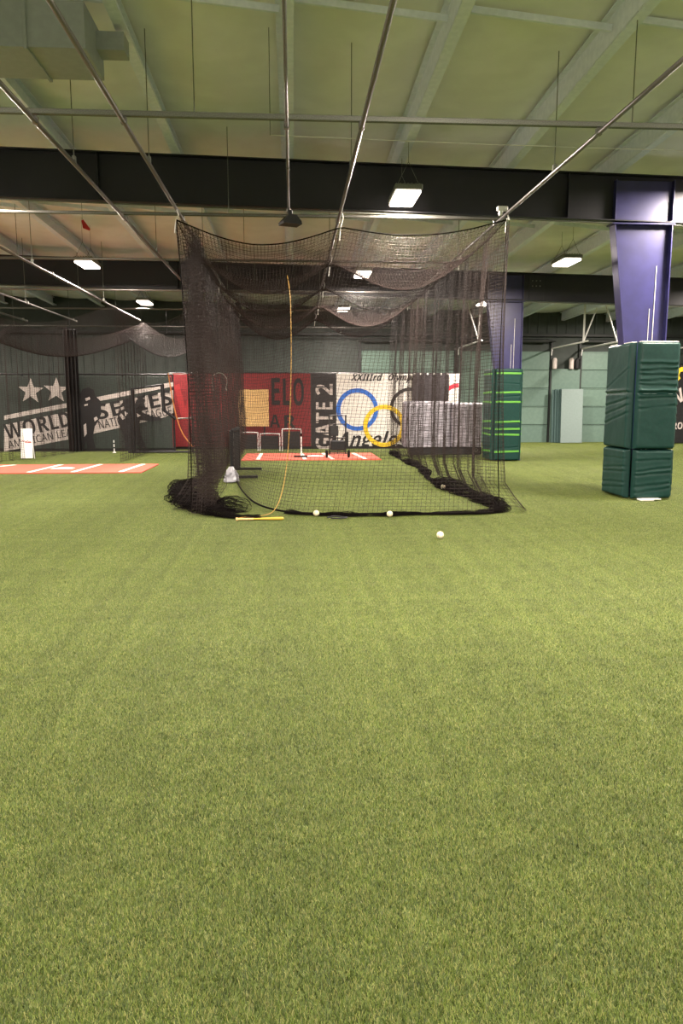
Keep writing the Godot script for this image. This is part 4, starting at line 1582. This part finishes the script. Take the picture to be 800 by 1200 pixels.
	for k in boards.size():
		var q: Array = boards[k]
		var zb := -25.20 + k * 0.06
		var la := px(q[0], 500, zb)
		var ra := px(q[1], 500, zb)
		var big := k == 4
		var o := thing("leaning_board", "wide pale green board leaning in front of the stack between the overhead doors" if big else "narrow blue green board edge in the leaning stack between the overhead doors", "board", V((la.x + ra.x) / 2, 0.01, zb), "boards leaning between the doors")
		mb = MB.new()
		mb.cbox(V(0, q[2] / 2 + 0.01, -0.04), V(ra.x - la.x, q[2], 0.04), 0.004, Basis(Vector3.RIGHT, -0.05))
		part("board", mb, M.foam if big else M.foam_dark, o)
	# wall panel and gas fittings between doors
	var wp := thing("wall_unit", "pale green upright panel with two pinkish cylinders between the overhead doors", "panel", V(9.29, 0.0, -25.5))
	mb = MB.new()
	mb.cbox(V(0, 1.25, 0.02), V(0.98, 2.5, 0.05), 0.005)
	part("panel", mb, M.door_b, wp)
	for x in [-0.42, 0.16, 0.36]:
		mb = MB.new()
		mb.lathe([Vector2(0, 2.5), Vector2(0.07, 2.5), Vector2(0.075, 2.53), Vector2(0.075, 2.8), Vector2(0.05, 2.86), Vector2(0, 2.87)], Transform3D(Basis(), V(x, 0, 0.09)), 14)
		part("cylinder", mb, M.print_white if x < 0.3 else M.black_metal, wp)
		mb = MB.new()
		mb.box(V(x, 2.66, 0.02), V(0.05, 0.3, 0.06))
		part("bracket", mb, M.header, wp)

func _ready() -> void:
	# camera
	var pitch := atan((600.0 - VY) / FOCAL)
	var yaw := atan((400.0 - VX) / FOCAL * cos(pitch))
	cam_basis = Basis(Vector3.UP, -yaw) * Basis(Vector3.RIGHT, -pitch)
	var cam := Camera3D.new()
	cam.name = "camera"
	cam.fov = rad_to_deg(2.0 * atan(600.0 / FOCAL))
	cam.transform = Transform3D(cam_basis, EYE)
	cam.near = 0.05
	cam.far = 200.0
	cam.current = true
	add_child(cam)
	# environment
	var we := WorldEnvironment.new()
	we.name = "world_environment"
	var env := Environment.new()
	env.background_mode = Environment.BG_COLOR
	env.background_color = Color(0, 0, 0)
	env.tonemap_mode = Environment.TONE_MAPPER_LINEAR
	env.tonemap_exposure = 1.0
	env.sdfgi_enabled = true
	env.ssao_enabled = true
	env.ssil_enabled = true
	we.environment = env
	add_child(we)
	nz.seed = 11
	nz.frequency = 0.01
	nz.fractal_octaves = 3
	make_materials()
	# high bay lights in five rows
	var lamp_energy := 53.0
	var rows := [[-9.5, "beyond the star banner bay", [3.2, -4.2, -10.2, -15.6, -21.4]], [-4.0, "over the star banner bay", [3.2, -4.2, -10.15, -15.6, -21.4]], [1.5, "over the batting cage lane", [3.2, -4.3, -10.35, -16.4, -22.6]], [5.3, "over the padded column line", [3.2, -4.0, -10.15, -14.75, -21.0]], [10.8, "over the open bay past the columns", [3.2, -4.3, -10.35, -16.4, -22.4]]]
	var nth := ["first", "second", "third", "fourth", "fifth"]
	for r in rows:
		for k in r[2].size():
			var by_column: bool = r[0] == 5.3 and k == 2
			high_bay(r[0] + (0.7 if by_column else 0.0), 4.42 if by_column else 4.08, r[2][k], "high bay light " + r[1] + ", " + nth[4 - k] + " from end wall", lamp_energy)
	build_shell()
	i_beam("roof_beam", "deep dark steel roof beam just behind the cage mouth", -10.95, -12.95, 16.95)
	i_beam("roof_beam", "deep dark steel roof beam over the back half of the cage", -17.95, -12.95, 16.95)
	column(-10.95, "tapered purple blue steel column rising from the dark green pads")
	column(-17.95, "tapered purple blue steel column rising from the lime strapped pads")
	build_pads()
	build_rails()
	build_duct()
	build_cage()
	build_neighbour_net()
	build_banners()
	build_turf_things()
